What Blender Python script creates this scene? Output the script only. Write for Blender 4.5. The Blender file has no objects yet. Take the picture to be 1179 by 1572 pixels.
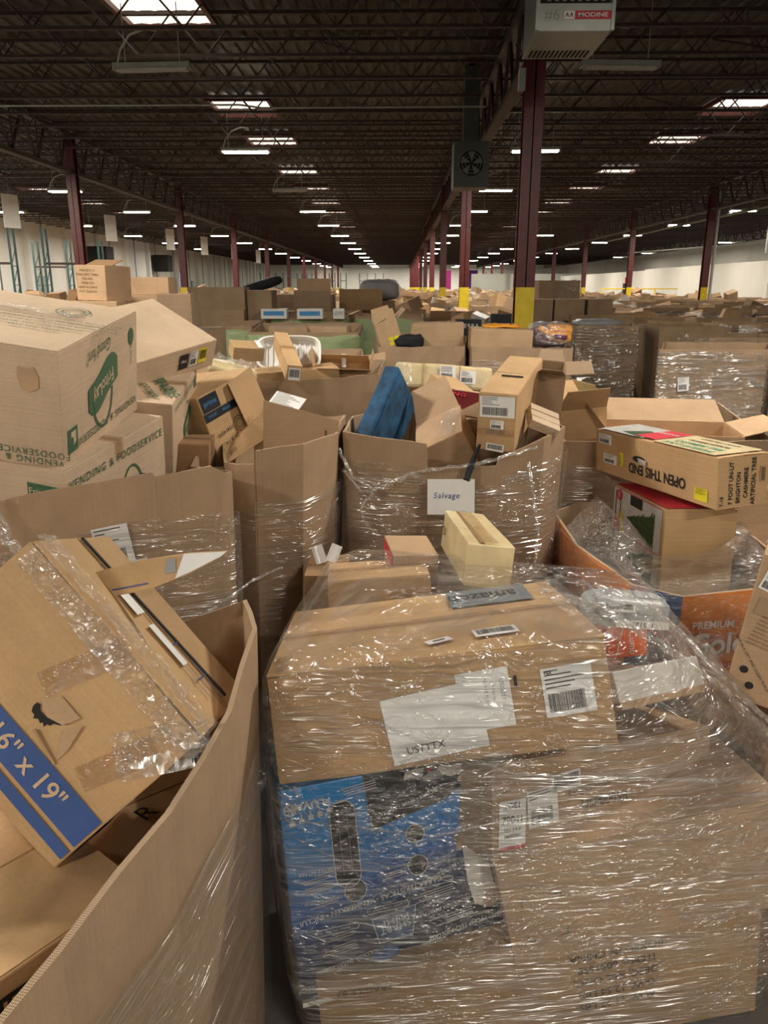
import bpy, bmesh, math, random
from mathutils import Vector, Matrix, Euler, noise
RNG = random.Random(7)
rad = math.radians
SC = bpy.context.scene
COL = SC.collection
# ------------------------------------------------------------------ camera
cam = bpy.data.cameras.new('camera')
cam.sensor_fit = 'VERTICAL'; cam.sensor_height = 36.0; cam.lens = 36.0*1181/1572
cam.clip_end = 400; cam.clip_start = 0.05
camo = bpy.data.objects.new('camera', cam); COL.objects.link(camo)
camo.location = (0, 0, 2.1); camo.rotation_euler = (rad(90-16.28), 0, rad(1.0))
SC.camera = camo
# ------------------------------------------------------------------ world, exposure
W = bpy.data.worlds.new('world'); SC.world = W; W.use_nodes = True
W.node_tree.nodes['Background'].inputs[0].default_value = (0.5, 0.55, 0.65, 1)
W.node_tree.nodes['Background'].inputs[1].default_value = 0.05
SC.view_settings.view_transform = 'Standard'; SC.view_settings.look = 'None'
SC.view_settings.gamma = 1; SC.view_settings.use_curve_mapping = False
SC.view_settings.exposure = 0.50
LAMP_W = 240.0          # watts of one lit strip lamp
TUBE = 26.0            # emission of a tube seen directly
LAMPCOL = (1.0, 0.915, 0.79)

# ------------------------------------------------------------------ materials
class NT:
    def __init__(s, name):
        s.m = bpy.data.materials.new(name); s.m.use_nodes = True
        s.t = s.m.node_tree; s.n = s.t.nodes; s.l = s.t.links; s.n.clear()
        s.out = s.n.new('ShaderNodeOutputMaterial')
    def add(s, typ, ins={}, **kw):
        nd = s.n.new('ShaderNode'+typ)
        for k, v in kw.items(): setattr(nd, k, v)
        for k, v in ins.items():
            if isinstance(v, bpy.types.NodeSocket): s.l.new(v, nd.inputs[k])
            else: nd.inputs[k].default_value = v
        return nd
    def math(s, op, a, b=0.0, c=0.0, clamp=False):
        return s.add('Math', {0: a, 1: b, 2: c}, operation=op, use_clamp=clamp).outputs[0]
    def ramp(s, fac, stops):
        r = s.add('ValToRGB', {0: fac}); e = r.color_ramp.elements
        while len(e) < len(stops): e.new(0.5)
        for i, (p, c) in enumerate(stops):
            e[i].position = p; e[i].color = (c, c, c, 1) if not isinstance(c, tuple) else (*c, 1)
        return r.outputs[0]
    def mapped(s, scale, rot=(0, 0, 0), coord='Object'):
        tc = s.add('TexCoord')
        return s.add('Mapping', {'Vector': tc.outputs[coord], 'Scale': scale, 'Rotation': rot}).outputs[0]
    def surf(s, sh): s.l.new(sh, s.out.inputs[0]); return s.m

def plain(name, col, rough=0.6, metal=0.0, noise_amt=0.12, scale=6.0, bump=0.0):
    t = NT(name)
    nz = t.add('TexNoise', {'Vector': t.mapped((1, 1, 1)), 'Scale': scale, 'Detail': 4.0})
    c2 = tuple(max(0, c*(1-noise_amt)) for c in col); c1 = tuple(min(1, c*(1+noise_amt)) for c in col)
    c = t.ramp(nz.outputs[0], [(0.3, c2), (0.7, c1)])
    ins = {'Base Color': c, 'Roughness': rough, 'Metallic': metal}
    if bump:
        b = t.add('Bump', {'Height': nz.outputs[0], 'Strength': bump, 'Distance': 0.01}); ins['Normal'] = b.outputs[0]
    return t.surf(t.add('BsdfPrincipled', ins).outputs[0])

def cardboard(name, col, vary=0.12, flute=(0, 0, 1), gloss=0.75, stain=0.18):
    t = NT(name)
    oi = t.add('ObjectInfo')
    n1 = t.add('TexNoise', {'Vector': t.mapped((1, 1, 1)), 'Scale': 3.0, 'Detail': 5.0, 'Roughness': 0.6})
    n2 = t.add('TexNoise', {'Vector': t.mapped((1, 1, 1)), 'Scale': 140.0, 'Detail': 2.0})
    sc = tuple(150.0 if f else 2.0 for f in flute)
    n3 = t.add('TexNoise', {'Vector': t.mapped(sc), 'Scale': 1.0, 'Detail': 1.0})
    dark = tuple(c*(1-stain) for c in col); lite = tuple(min(1, c*1.08) for c in col)
    c = t.ramp(n1.outputs[0], [(0.28, dark), (0.62, lite)])
    v = t.math('MULTIPLY_ADD', oi.outputs['Random'], vary*2, 1-vary)
    v2 = t.math('MULTIPLY_ADD', n2.outputs[0], 0.22, 0.89)
    v3 = t.math('MULTIPLY_ADD', n3.outputs[0], 0.16, 0.92)
    vv = t.math('MULTIPLY', t.math('MULTIPLY', v, v2), v3)
    hs = t.add('HueSaturation', {'Color': c, 'Value': vv})
    b = t.add('Bump', {'Height': t.math('ADD', n3.outputs[0], t.math('MULTIPLY', n1.outputs[0], 2.0)), 'Strength': 0.25, 'Distance': 0.004})
    return t.surf(t.add('BsdfPrincipled', {'Base Color': hs.outputs[0], 'Roughness': gloss, 'Specular IOR Level': 0.25, 'Normal': b.outputs[0]}).outputs[0])

def film_mat(name, haze=0.008, amount=0.5, tint=(0.99, 0.99, 0.99), sx=1.2, sz=34.0, rot=(0, 0, 0), rough=0.24, bump=1.0, dist=0.010, haze_col=(0.9, 0.9, 0.88), base_haze=None):
    """clear stretch film: smooth gloss, with sharp creases drawn along the pull direction"""
    t = NT(name)
    def ridge(vec, scale, k, distort, detail=2.0):
        n = t.add('TexNoise', {'Vector': vec, 'Scale': scale, 'Detail': detail, 'Roughness': 0.55, 'Distortion': distort}).outputs[0]
        a = t.math('ABSOLUTE', t.math('SUBTRACT', n, 0.5))
        return t.math('SUBTRACT', 1.0, t.math('MULTIPLY', a, k), clamp=True)
    v1 = t.mapped((sx, sx, sz), rot)
    v2 = t.mapped((sx*2.5, sx*2.5, sz*0.45), (rot[0], rot[1]+0.22, rot[2]))
    v3 = t.mapped((7, 7, 11), (0.3, 0.6, 0.2))
    r1 = ridge(v1, 1.0, 11.0, 0.7); r2 = ridge(v2, 1.6, 13.0, 1.6); r3 = ridge(v3, 1.8, 18.0, 2.0)
    patch = t.add('TexNoise', {'Vector': t.mapped((2.1, 2.1, 3.4)), 'Scale': 1.6, 'Detail': 2.0}).outputs[0]
    m1 = t.ramp(patch, [(0.40, 0.05), (0.58, 1.0)])
    m2 = t.ramp(patch, [(0.42, 1.0), (0.60, 0.15)])
    cr = t.math('MAXIMUM', t.math('MULTIPLY', r1, m1), t.math('MULTIPLY', r2, t.math('MULTIPLY_ADD', m2, 0.6, 0.2)))
    cr = t.math('MAXIMUM', cr, t.math('MULTIPLY', r3, t.math('MULTIPLY', m2, 0.55)))
    soft = t.add('TexNoise', {'Vector': v1, 'Scale': 0.8, 'Detail': 3.0, 'Distortion': 0.6}).outputs[0]
    h = t.math('ADD', t.math('MULTIPLY', cr, 1.0), t.math('MULTIPLY', soft, 4.0))
    b = t.add('Bump', {'Height': h, 'Strength': bump, 'Distance': dist})
    fz = t.add('LayerWeight', {'Blend': 0.30, 'Normal': b.outputs[0]})
    fac = t.math('ADD', t.math('MULTIPLY', cr, amount), t.math('MULTIPLY_ADD', fz.outputs['Fresnel'], 0.16, 0.035), clamp=True)
    gl = t.add('BsdfGlossy', {'Color': (1, 1, 1, 1), 'Roughness': rough, 'Normal': b.outputs[0]})
    df = t.add('BsdfDiffuse', {'Color': (*haze_col, 1)})
    tr = t.add('BsdfTransparent', {'Color': (*tint, 1)})
    m1_ = t.add('MixShader', {0: fac, 1: tr.outputs[0], 2: gl.outputs[0]})
    hz = t.math('MULTIPLY_ADD', cr, 0.06, haze if base_haze is None else base_haze)
    m2_ = t.add('MixShader', {0: hz, 1: m1_.outputs[0], 2: df.outputs[0]})
    return t.surf(m2_.outputs[0])

def emis(name, col, s):
    t = NT(name); return t.surf(t.add('Emission', {'Color': (*col, 1), 'Strength': s}).outputs[0])

KRAFT = (0.475, 0.32, 0.195)
M = {}
M['kraft'] = cardboard('kraft_board', KRAFT)
M['kraft_warm'] = cardboard('kraft_warm_board', (0.50, 0.325, 0.17))
M['kraft_pale'] = cardboard('kraft_pale_board', (0.56, 0.42, 0.295), vary=0.03)
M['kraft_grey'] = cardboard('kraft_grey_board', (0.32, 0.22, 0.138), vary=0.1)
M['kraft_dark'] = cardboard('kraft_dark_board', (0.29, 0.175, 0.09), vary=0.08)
M['kraft_bin'] = cardboard('bin_board', (0.375, 0.258, 0.162), vary=0.08, flute=(1, 1, 0))
def _edge():
    t = NT('board_edge'); tc = t.add('TexCoord'); q = t.add('SeparateXYZ', {0: tc.outputs['Object']})
    a = t.math('SINE', t.math('MULTIPLY', q.outputs[0], 2*math.pi/0.0085))
    c = t.math('SINE', t.math('MULTIPLY', q.outputs[1], 2*math.pi/0.0062))
    f = t.math('ABSOLUTE', t.math('MULTIPLY', a, c))
    col = t.ramp(f, [(0.25, (0.46, 0.33, 0.21)), (0.75, (0.16, 0.10, 0.06))])
    return t.surf(t.add('BsdfPrincipled', {'Base Color': col, 'Roughness': 0.85}).outputs[0])
M['edge'] = _edge()
M['white_board'] = plain('white_board', (0.74, 0.72, 0.68), 0.55, noise_amt=0.05)
M['paper'] = plain('paper_white', (0.80, 0.80, 0.80), 0.5, noise_amt=0.03)
M['cream'] = plain('cream_wrap', (0.66, 0.54, 0.31), 0.3, noise_amt=0.15, scale=9, bump=0.5)
M['ink'] = plain('ink_black', (0.015, 0.014, 0.013), 0.6)
M['ink_soft'] = plain('ink_soft', (0.14, 0.09, 0.05), 0.7)
M['ink_green'] = plain('ink_green', (0.055, 0.135, 0.07), 0.6, noise_amt=0.25, scale=60)
M['ink_navy'] = plain('ink_navy', (0.03, 0.08, 0.27), 0.5)
M['ink_red'] = plain('ink_red', (0.55, 0.03, 0.05), 0.5)
M['ink_teal'] = plain('ink_teal', (0.06, 0.28, 0.20), 0.5)
M['ink_grey'] = plain('ink_grey', (0.28, 0.28, 0.29), 0.5)
M['white_ink'] = plain('ink_white', (0.75, 0.77, 0.8), 0.5)
M['slate'] = plain('slate_label', (0.17, 0.22, 0.27), 0.35)
M['yellow_label'] = plain('yellow_label', (0.80, 0.68, 0.03), 0.5)
M['blue_tape'] = plain('blue_black_tape', (0.012, 0.018, 0.03), 0.3)
M['sky_ink'] = plain('ink_sky', (0.05, 0.25, 0.55), 0.5)
M['orange'] = plain('orange_print', (0.72, 0.24, 0.035), 0.45, noise_amt=0.2, scale=3)
M['blue_print'] = plain('blue_print', (0.045, 0.11, 0.26), 0.45)
M['book_orange'] = plain('orange_cover', (0.75, 0.13, 0.015), 0.35)
M['steel_red'] = plain('red_paint', (0.095, 0.010, 0.011), 0.45, noise_amt=0.3)
M['steel_dark'] = plain('dark_steel', (0.050, 0.030, 0.027), 0.6, noise_amt=0.3)
M['yellow_paint'] = plain('yellow_paint', (0.75, 0.55, 0.02), 0.45, noise_amt=0.1)
M['deck'] = plain('deck_steel', (0.060, 0.052, 0.046), 0.55, noise_amt=0.35, scale=0.7)
M['white_wall'] = plain('white_wall_paint', (0.80, 0.78, 0.72), 0.7, noise_amt=0.06, scale=0.4)
M['grey_wall'] = plain('grey_wall_paint', (0.36, 0.37, 0.33), 0.7, noise_amt=0.05, scale=0.4)
M['metal_grey'] = plain('grey_sheet_metal', (0.20, 0.22, 0.20), 0.45, metal=0.2, noise_amt=0.08)
M['metal_light'] = plain('light_sheet_metal', (0.42, 0.45, 0.42), 0.4, metal=0.3, noise_amt=0.08)
M['fan_grey'] = plain('fan_grey_paint', (0.075, 0.085, 0.08), 0.5)
M['dark'] = plain('black_paint_recess_shade', (0.012, 0.011, 0.01), 0.8)  # black of dark things, also the shade painted inside openings
M['rack_teal'] = plain('teal_rack_paint', (0.03, 0.085, 0.08), 0.5)
M['rack_green'] = plain('green_rack_paint', (0.10, 0.22, 0.16), 0.5)
M['floor'] = plain('concrete', (0.16, 0.15, 0.14), 0.5, noise_amt=0.3, scale=0.8)
M['blue_foam'] = plain('blue_foam', (0.010, 0.065, 0.15), 0.8, noise_amt=0.55, scale=14, bump=0.6)
M['plastic_white'] = plain('white_plastic', (0.78, 0.78, 0.76), 0.3, noise_amt=0.02)
M['black_cloth'] = plain('black_cloth', (0.012, 0.014, 0.018), 0.9, noise_amt=0.4)
M['purple'] = plain('purple_plush', (0.10, 0.02, 0.06), 0.8, noise_amt=0.4, scale=20, bump=0.5)
M['amber'] = plain('amber_plush', (0.80, 0.33, 0.02), 0.6, noise_amt=0.2, scale=20, bump=0.5)
M['maroon'] = plain('maroon_print', (0.10, 0.008, 0.008), 0.4)
M['teal_print'] = plain('aqua_print', (0.12, 0.52, 0.40), 0.4)
M['tree_green'] = plain('fir_print', (0.035, 0.07, 0.025), 0.7, noise_amt=0.8, scale=90)
M['snow_print'] = plain('grey_print', (0.52, 0.50, 0.48), 0.5, noise_amt=0.15, scale=14)
M['grey_roll'] = plain('grey_wrap', (0.42, 0.45, 0.47), 0.35, noise_amt=0.2, scale=18, bump=0.3)
M['pink'] = plain('pink_red', (0.75, 0.06, 0.07), 0.5)
M['screen_blue'] = emis('screen_glow', (0.25, 0.5, 1.0), 0.9)
M['tube'] = emis('tube_glow', (1.0, 0.93, 0.72), TUBE)
M['skylight'] = emis('skylight_glow', (1.0, 0.86, 0.68), 1.05)
M['lamp_dim'] = plain('unlit_lens', (0.55, 0.52, 0.48), 0.3)
M['film'] = film_mat('stretch_film', amount=0.18, sz=22, dist=0.006)
M['film_heavy'] = film_mat('stretch_film_heavy', amount=0.30, sx=1.7, sz=20, dist=0.009)
M['film_diag'] = film_mat('stretch_film_diagonal', amount=0.22, rot=(0.0, 0.30, 0.0), sx=1.4, sz=24, dist=0.007)
M['film_loose'] = film_mat('stretch_film_loose', haze=0.03, amount=0.35, sx=5, sz=18, dist=0.007)
M['film_far'] = film_mat('stretch_film_far', amount=0.50, sx=0.45, sz=8.0, dist=0.026, rough=0.30)
M['film_green'] = film_mat('stretch_film_green', amount=0.15, tint=(0.76, 0.90, 0.66), base_haze=0.55, haze_col=(0.52, 0.66, 0.36), sz=20, dist=0.003)
M['tape'] = film_mat('clear_tape', haze=0.03, amount=0.12, tint=(0.84, 0.76, 0.62), sx=8, sz=8, dist=0.0012)
def _blueprint():
    t = NT('blue_box_print')
    tc = t.add('TexCoord'); xyz = t.add('SeparateXYZ', {0: tc.outputs['Object']})
    g = t.math('ADD', t.math('MULTIPLY', xyz.outputs[2], 1.7), t.math('MULTIPLY', xyz.outputs[0], -0.55))
    nz = t.add('TexNoise', {'Vector': tc.outputs['Object'], 'Scale': 5.0, 'Detail': 5.0})
    g = t.math('ADD', t.math('ADD', g, 0.42), t.math('MULTIPLY', nz.outputs[0], 0.16))
    c = t.ramp(g, [(0.16, (0.012, 0.018, 0.055)), (0.40, (0.014, 0.035, 0.13)), (0.55, (0.008, 0.13, 0.46)), (0.82, (0.010, 0.28, 0.72))])
    return t.surf(t.add('BsdfPrincipled', {'Base Color': c, 'Roughness': 0.3}).outputs[0])
M['blueprint'] = _blueprint()

# ------------------------------------------------------------------ object helpers
def tag(o, label=None, cat=None, group=None, kind=None):
    if label: o['label'] = label
    if cat: o['category'] = cat
    if group: o['group'] = group
    if kind: o['kind'] = kind
    return o
def link(name, me, parent=None, mw=None):
    o = bpy.data.objects.new(name, me); COL.objects.link(o)
    if parent is not None: o.parent = parent
    if mw is not None: o.matrix_basis = mw
    return o
def mesh(name, vs, fs, mats, mi=None):
    me = bpy.data.meshes.new(name); me.from_pydata([tuple(v) for v in vs], [], fs)
    for m in (mats if isinstance(mats, (list, tuple)) else [mats]): me.materials.append(M[m] if isinstance(m, str) else m)
    if mi: me.polygons.foreach_set('material_index', mi)
    me.update(); return me
def part(name, vs, fs, mats, parent=None, mw=None, mi=None):
    return link(name, mesh(name, vs, fs, mats, mi), parent, mw)
def empty(name, loc=(0, 0, 0), rot=(0, 0, 0), label=None, cat=None, group=None, kind=None):
    o = bpy.data.objects.new(name, None); COL.objects.link(o); o.empty_display_size = 0.05
    o.location = loc; o.rotation_euler = tuple(rad(a) for a in rot)
    return tag(o, label, cat, group, kind)
class MB:
    def __init__(s): s.v = []; s.f = []; s.m = []
    def quad(s, a, b, c, d, m=0):
        n = len(s.v); s.v += [a, b, c, d]; s.f.append((n, n+1, n+2, n+3)); s.m.append(m)
    def poly(s, pts, m=0):
        n = len(s.v); s.v += list(pts); s.f.append(tuple(range(n, n+len(pts)))); s.m.append(m)
    def box(s, c, d, m=0, rot=None):
        n = len(s.v); hx, hy, hz = d[0]/2, d[1]/2, d[2]/2
        for z in (-hz, hz):
            for x, y in ((-hx, -hy), (hx, -hy), (hx, hy), (-hx, hy)):
                p = Vector((x, y, z))
                if rot is not None: p = rot @ p
                s.v.append(tuple(p+Vector(c)))
        for f in ((3, 2, 1, 0), (4, 5, 6, 7), (0, 1, 5, 4), (1, 2, 6, 5), (2, 3, 7, 6), (3, 0, 4, 7)):
            s.f.append(tuple(n+i for i in f)); s.m.append(m)
    def bar(s, a, b, r, m=0, k=4):
        a, b = Vector(a), Vector(b); d = b-a; q = d.to_track_quat('Z', 'Y'); n = len(s.v)
        for p in (a, b):
            for i in range(k):
                t = 2*math.pi*(i+0.5)/k
                s.v.append(tuple(p+q @ Vector((r*math.cos(t), r*math.sin(t), 0))))
        for i in range(k): s.f.append((n+i, n+(i+1) % k, n+k+(i+1) % k, n+k+i)); s.m.append(m)
        s.f.append(tuple(n+k-1-i for i in range(k))); s.f.append(tuple(n+k+i for i in range(k))); s.m += [m, m]
    def tube(s, pts, r, m=0, k=6):
        pts = [Vector(p) for p in pts]; n = len(s.v); L = len(pts)
        for j, p in enumerate(pts):
            d = (pts[min(j+1, L-1)]-pts[max(j-1, 0)]); q = d.to_track_quat('Z', 'Y')
            rr = r[j] if isinstance(r, (list, tuple)) else r
            for i in range(k):
                t = 2*math.pi*i/k; s.v.append(tuple(p+q @ Vector((rr*math.cos(t), rr*math.sin(t), 0))))
        for j in range(L-1):
            for i in range(k):
                a = n+j*k+i; b = n+j*k+(i+1) % k; s.f.append((a, b, b+k, a+k)); s.m.append(m)
        s.f.append(tuple(n+k-1-i for i in range(k))); s.f.append(tuple(n+(L-1)*k+i for i in range(k))); s.m += [m, m]
    def build(s, name, mats, parent=None, mw=None):
        return part(name, s.v, s.f, mats, parent, mw, s.m)

# ---- carton body: subdivided, gently dented box with rounded edges
def body_mesh(name, d, mat, amp=0.002, seed=0, bev=0.004, cuts=4, crush=0.0):
    bm = bmesh.new(); bmesh.ops.create_cube(bm, size=1.0)
    for v in bm.verts: v.co = Vector((v.co.x*d[0], v.co.y*d[1], v.co.z*d[2]))
    if bev:
        bmesh.ops.bevel(bm, geom=bm.edges[:], offset=bev, segments=2, affect='EDGES', profile=0.6)
    if cuts:
        es = [e for e in bm.edges if e.calc_length() > min(d)*0.5]
        bmesh.ops.subdivide_edges(bm, edges=es, cuts=cuts, use_grid_fill=True)
        for v in bm.verts:
            q = v.co*4.0+Vector((seed*3.1, seed*1.7, seed))
            n = noise.noise_vector(q)
            w = amp+crush*max(0, (abs(v.co.x)/d[0]+abs(v.co.y)/d[1]+abs(v.co.z)/d[2]-1.0))*2
            v.co += Vector((n.x, n.y, n.z))*w
    me = bpy.data.meshes.new(name); bm.to_mesh(me); bm.free(); me.materials.append(M[mat]); return me
FR = {'F': ((1, 0, 0), (0, 0, 1), (0, -1, 0)), 'B': ((-1, 0, 0), (0, 0, 1), (0, 1, 0)),
      'R': ((0, 1, 0), (0, 0, 1), (1, 0, 0)), 'L': ((0, -1, 0), (0, 0, 1), (-1, 0, 0)),
      'T': ((1, 0, 0), (0, 1, 0), (0, 0, 1)), 'D': ((1, 0, 0), (0, -1, 0), (0, 0, -1))}
def face_mat(d, f, x, y, rot=0, off=0.003):
    """x, y are fractions of the face (0..1 from its lower left corner)."""
    u, v, n = (Vector(a) for a in FR[f])
    wu = abs(u.x)*d[0]+abs(u.y)*d[1]; hv = abs(v.z)*d[2]+abs(v.y)*d[1]
    dn = abs(n.x)*d[0]+abs(n.y)*d[1]+abs(n.z)*d[2]
    c = u*(x-0.5)*wu+v*(y-0.5)*hv+n*(dn/2+off)
    m = Matrix((u, v, n)).transposed().to_4x4(); m.translation = c
    return m @ Matrix.Rotation(rad(rot), 4, 'Z')
_tc = {}
def text(parent, mw, s, size, mat='ink', name='lettering', sx=1.0, bold=0.0, shear=0.0, spacing=1.0):
    key = (s, mat, bold, shear, spacing)
    if key not in _tc:
        cu = bpy.data.curves.new('t', 'FONT'); cu.body = s; cu.size = 1.0; cu.align_x = 'CENTER'; cu.align_y = 'CENTER'
        cu.resolution_u = 3; cu.offset = bold; cu.shear = shear; cu.space_character = spacing; cu.extrude = 0.0
        o = bpy.data.objects.new('t', cu); COL.objects.link(o)
        bpy.context.view_layer.update()
        me = bpy.data.meshes.new_from_object(o.evaluated_get(bpy.context.evaluated_depsgraph_get()))
        bpy.data.objects.remove(o); bpy.data.curves.remove(cu)
        me.name = 'lettering'; me.materials.clear(); me.materials.append(M[mat]); _tc[key] = me
    o = link(name, _tc[key], parent, mw @ Matrix.Diagonal((size*sx, size, size, 1)))
    return o
def put_text(parent, d, f, x, y, s, size, rot=0, mat='ink', **k):
    return text(parent, face_mat(d, f, x, y, rot, 0.0115 if f == 'T' else 0.0035), s, size, mat, **k)
def rect(w, h, z=0.0): return [(-w/2, -h/2, z), (w/2, -h/2, z), (w/2, h/2, z), (-w/2, h/2, z)]
def decal(parent, mw, pts, mat, name='printed_patch'):
    return part(name, pts, [tuple(range(len(pts)))], mat, parent, mw)
def sheet(parent, mw, w, h, mat='paper', name='label_sheet', curl=0.0):
    """thin sheet with real thickness and a few folds"""
    b = MB(); n = 4
    for i in range(n):
        x0, x1 = -w/2+w*i/n, -w/2+w*(i+1)/n
        z0, z1 = curl*math.sin(i*1.9), curl*math.sin((i+1)*1.9)
        b.quad((x0, -h/2, z0), (x1, -h/2, z1), (x1, h/2, z1), (x0, h/2, z0))
    return b.build(name, [mat], parent, mw)
def ship_label(parent, mw, w, h, seed=1, bars=True, lines=5, mat='paper', big=None, vertical=False):
    r = random.Random(seed); p = sheet(parent, mw, w, h, mat, 'shipping_label')
    b = MB(); z = 0.0009
    if bars:
        bx0, bx1 = -w*0.42, w*(0.30 if lines else 0.42); by0, by1 = (-h*0.40, -h*0.02) if lines else (-h*0.25, h*0.38)
        x = bx0
        while x < bx1:
            q = w*r.choice((0.008, 0.014, 0.02)); b.quad((x, by0, z), (min(x+q, bx1), by0, z), (min(x+q, bx1), by1, z), (x, by1, z)); x += q+w*r.choice((0.009, 0.014))
    for i in range(lines):
        y = h*(0.44-i*0.085); l = w*r.uniform(0.25, 0.85)
        b.quad((-w*0.44, y-h*0.012, z), (-w*0.44+l, y-h*0.012, z), (-w*0.44+l, y+h*0.012, z), (-w*0.44, y+h*0.012, z))
    if b.v: b.build('print', ['ink'], p)
    if big: text(p, Matrix.Translation((w*big[1], h*big[2], 0.0012)), big[0], big[3], 'ink')
    return p

def carton(name, label, pose, mat='kraft', cat='box', flaps=True, tape=True, seed=0, amp=0.002, group=None, crush=0.0, topface='T'):
    loc, rot, d = pose
    r = empty(name, loc, rot, label, cat, group)
    link('body', body_mesh('body', d, mat, amp, seed, crush=crush), r)
    if flaps:
        for s in (-1, 1):           # the two outer top flaps meet along the middle
            fl = MB(); n = 6; ln = d[0]-0.004; wd = d[1]/2-0.004
            for i in range(n):
                x0, x1 = -ln/2+ln*i/n, -ln/2+ln*(i+1)/n
                def Z(x, e): return 0.002+0.004*e*abs(noise.noise(Vector((x*5+seed, s*2.0, 1))))
                ya, yb = (s*0.003, s*wd)
                a, b_, c, e = (x0, ya, Z(x0, 1)), (x1, ya, Z(x1, 1)), (x1, yb, 0.0), (x0, yb, 0.0)
                if s < 0: a, b_, c, e = e, c, b_, a
                a, b_, c, e = [(p[0], p[1], p[2]+0.003) for p in (a, b_, c, e)]
                fl.quad(a, b_, c, e)
                lo = [(p[0], p[1], p[2]-0.004) for p in (a, b_, c, e)]
                fl.quad(lo[3], lo[2], lo[1], lo[0])
                for q in range(4):
                    A = (a, b_, c, e)
                    fl.quad(A[q], lo[q], lo[(q+1) % 4], A[(q+1) % 4])
            fl.build('flap', [mat], r, Matrix.Translation((0, 0, d[2]/2)))
    if tape:
        t = MB(); w = 0.052; z = d[2]/2+0.0085; x = d[0]/2+0.0045; dn = min(0.07, d[2]*0.4)
        t.quad((-x, -w/2, z), (x, -w/2, z), (x, w/2, z), (-x, w/2, z))
        t.quad((x, -w/2, z-dn), (x, w/2, z-dn), (x, w/2, z), (x, -w/2, z))
        t.quad((-x, w/2, z-dn), (-x, -w/2, z-dn), (-x, -w/2, z), (-x, w/2, z))
        t.build('packing_tape', ['tape'], r)
    return r
def slab(pts, t, mat, name, parent, mw=None, bend=0.0, mats=None):
    """board with outline pts (x,z) in its own plane, thickness t towards +y"""
    n = len(pts); vs = [(x, 0, z) for x, z in pts]+[(x, t, z) for x, z in pts]
    fs = [tuple(range(n)), tuple(2*n-1-i for i in range(n))]+[(i, i+n, (i+1) % n+n, (i+1) % n) for i in range(n)]
    mi = [0, 0]+[1]*n
    return part(name, vs, fs, mats or [mat, 'edge'], parent, mw, mi)
def open_carton(name, label, pose, angles=(110, 100, 120, 95), mat='kraft', seed=0, cat='box', group=None, fl=0.5):
    """carton standing open: four walls with a floor, and flaps hinged at the rim; angle 0 = closed, 180 = hanging straight up+outward"""
    loc, rot, d = pose; w, dp, h = d; t = 0.005
    r = empty(name, loc, rot, label, cat, group)
    b = MB()
    b.box((0, -dp/2+t/2, 0), (w, t, h)); b.box((0, dp/2-t/2, 0), (w, t, h))
    b.box((-w/2+t/2, 0, 0), (t, dp-2*t, h)); b.box((w/2-t/2, 0, 0), (t, dp-2*t, h)); b.box((0, 0, -h/2+t/2), (w-2*t, dp-2*t, t))
    b.build('body', [mat], r)
    L1 = dp*fl
    for k, (ang, px, py, yaw, ln) in enumerate(((angles[0], 0, -dp/2, 0, w), (angles[1], w/2, 0, 90, dp), (angles[2], 0, dp/2, 180, w), (angles[3], -w/2, 0, 270, dp))):
        if ang is None: continue
        m = Matrix.Translation((px, py, h/2)) @ Matrix.Rotation(rad(yaw), 4, 'Z') @ Matrix.Rotation(rad(ang-90), 4, 'X')
        e = 0.006+0.01*((seed+k) % 3)
        slab([(-ln/2+0.002, 0), (ln/2-0.002, 0), (ln/2-e, L1), (-ln/2+e, L1)], 0.004, mat, 'flap', r, m)
    return r

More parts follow.
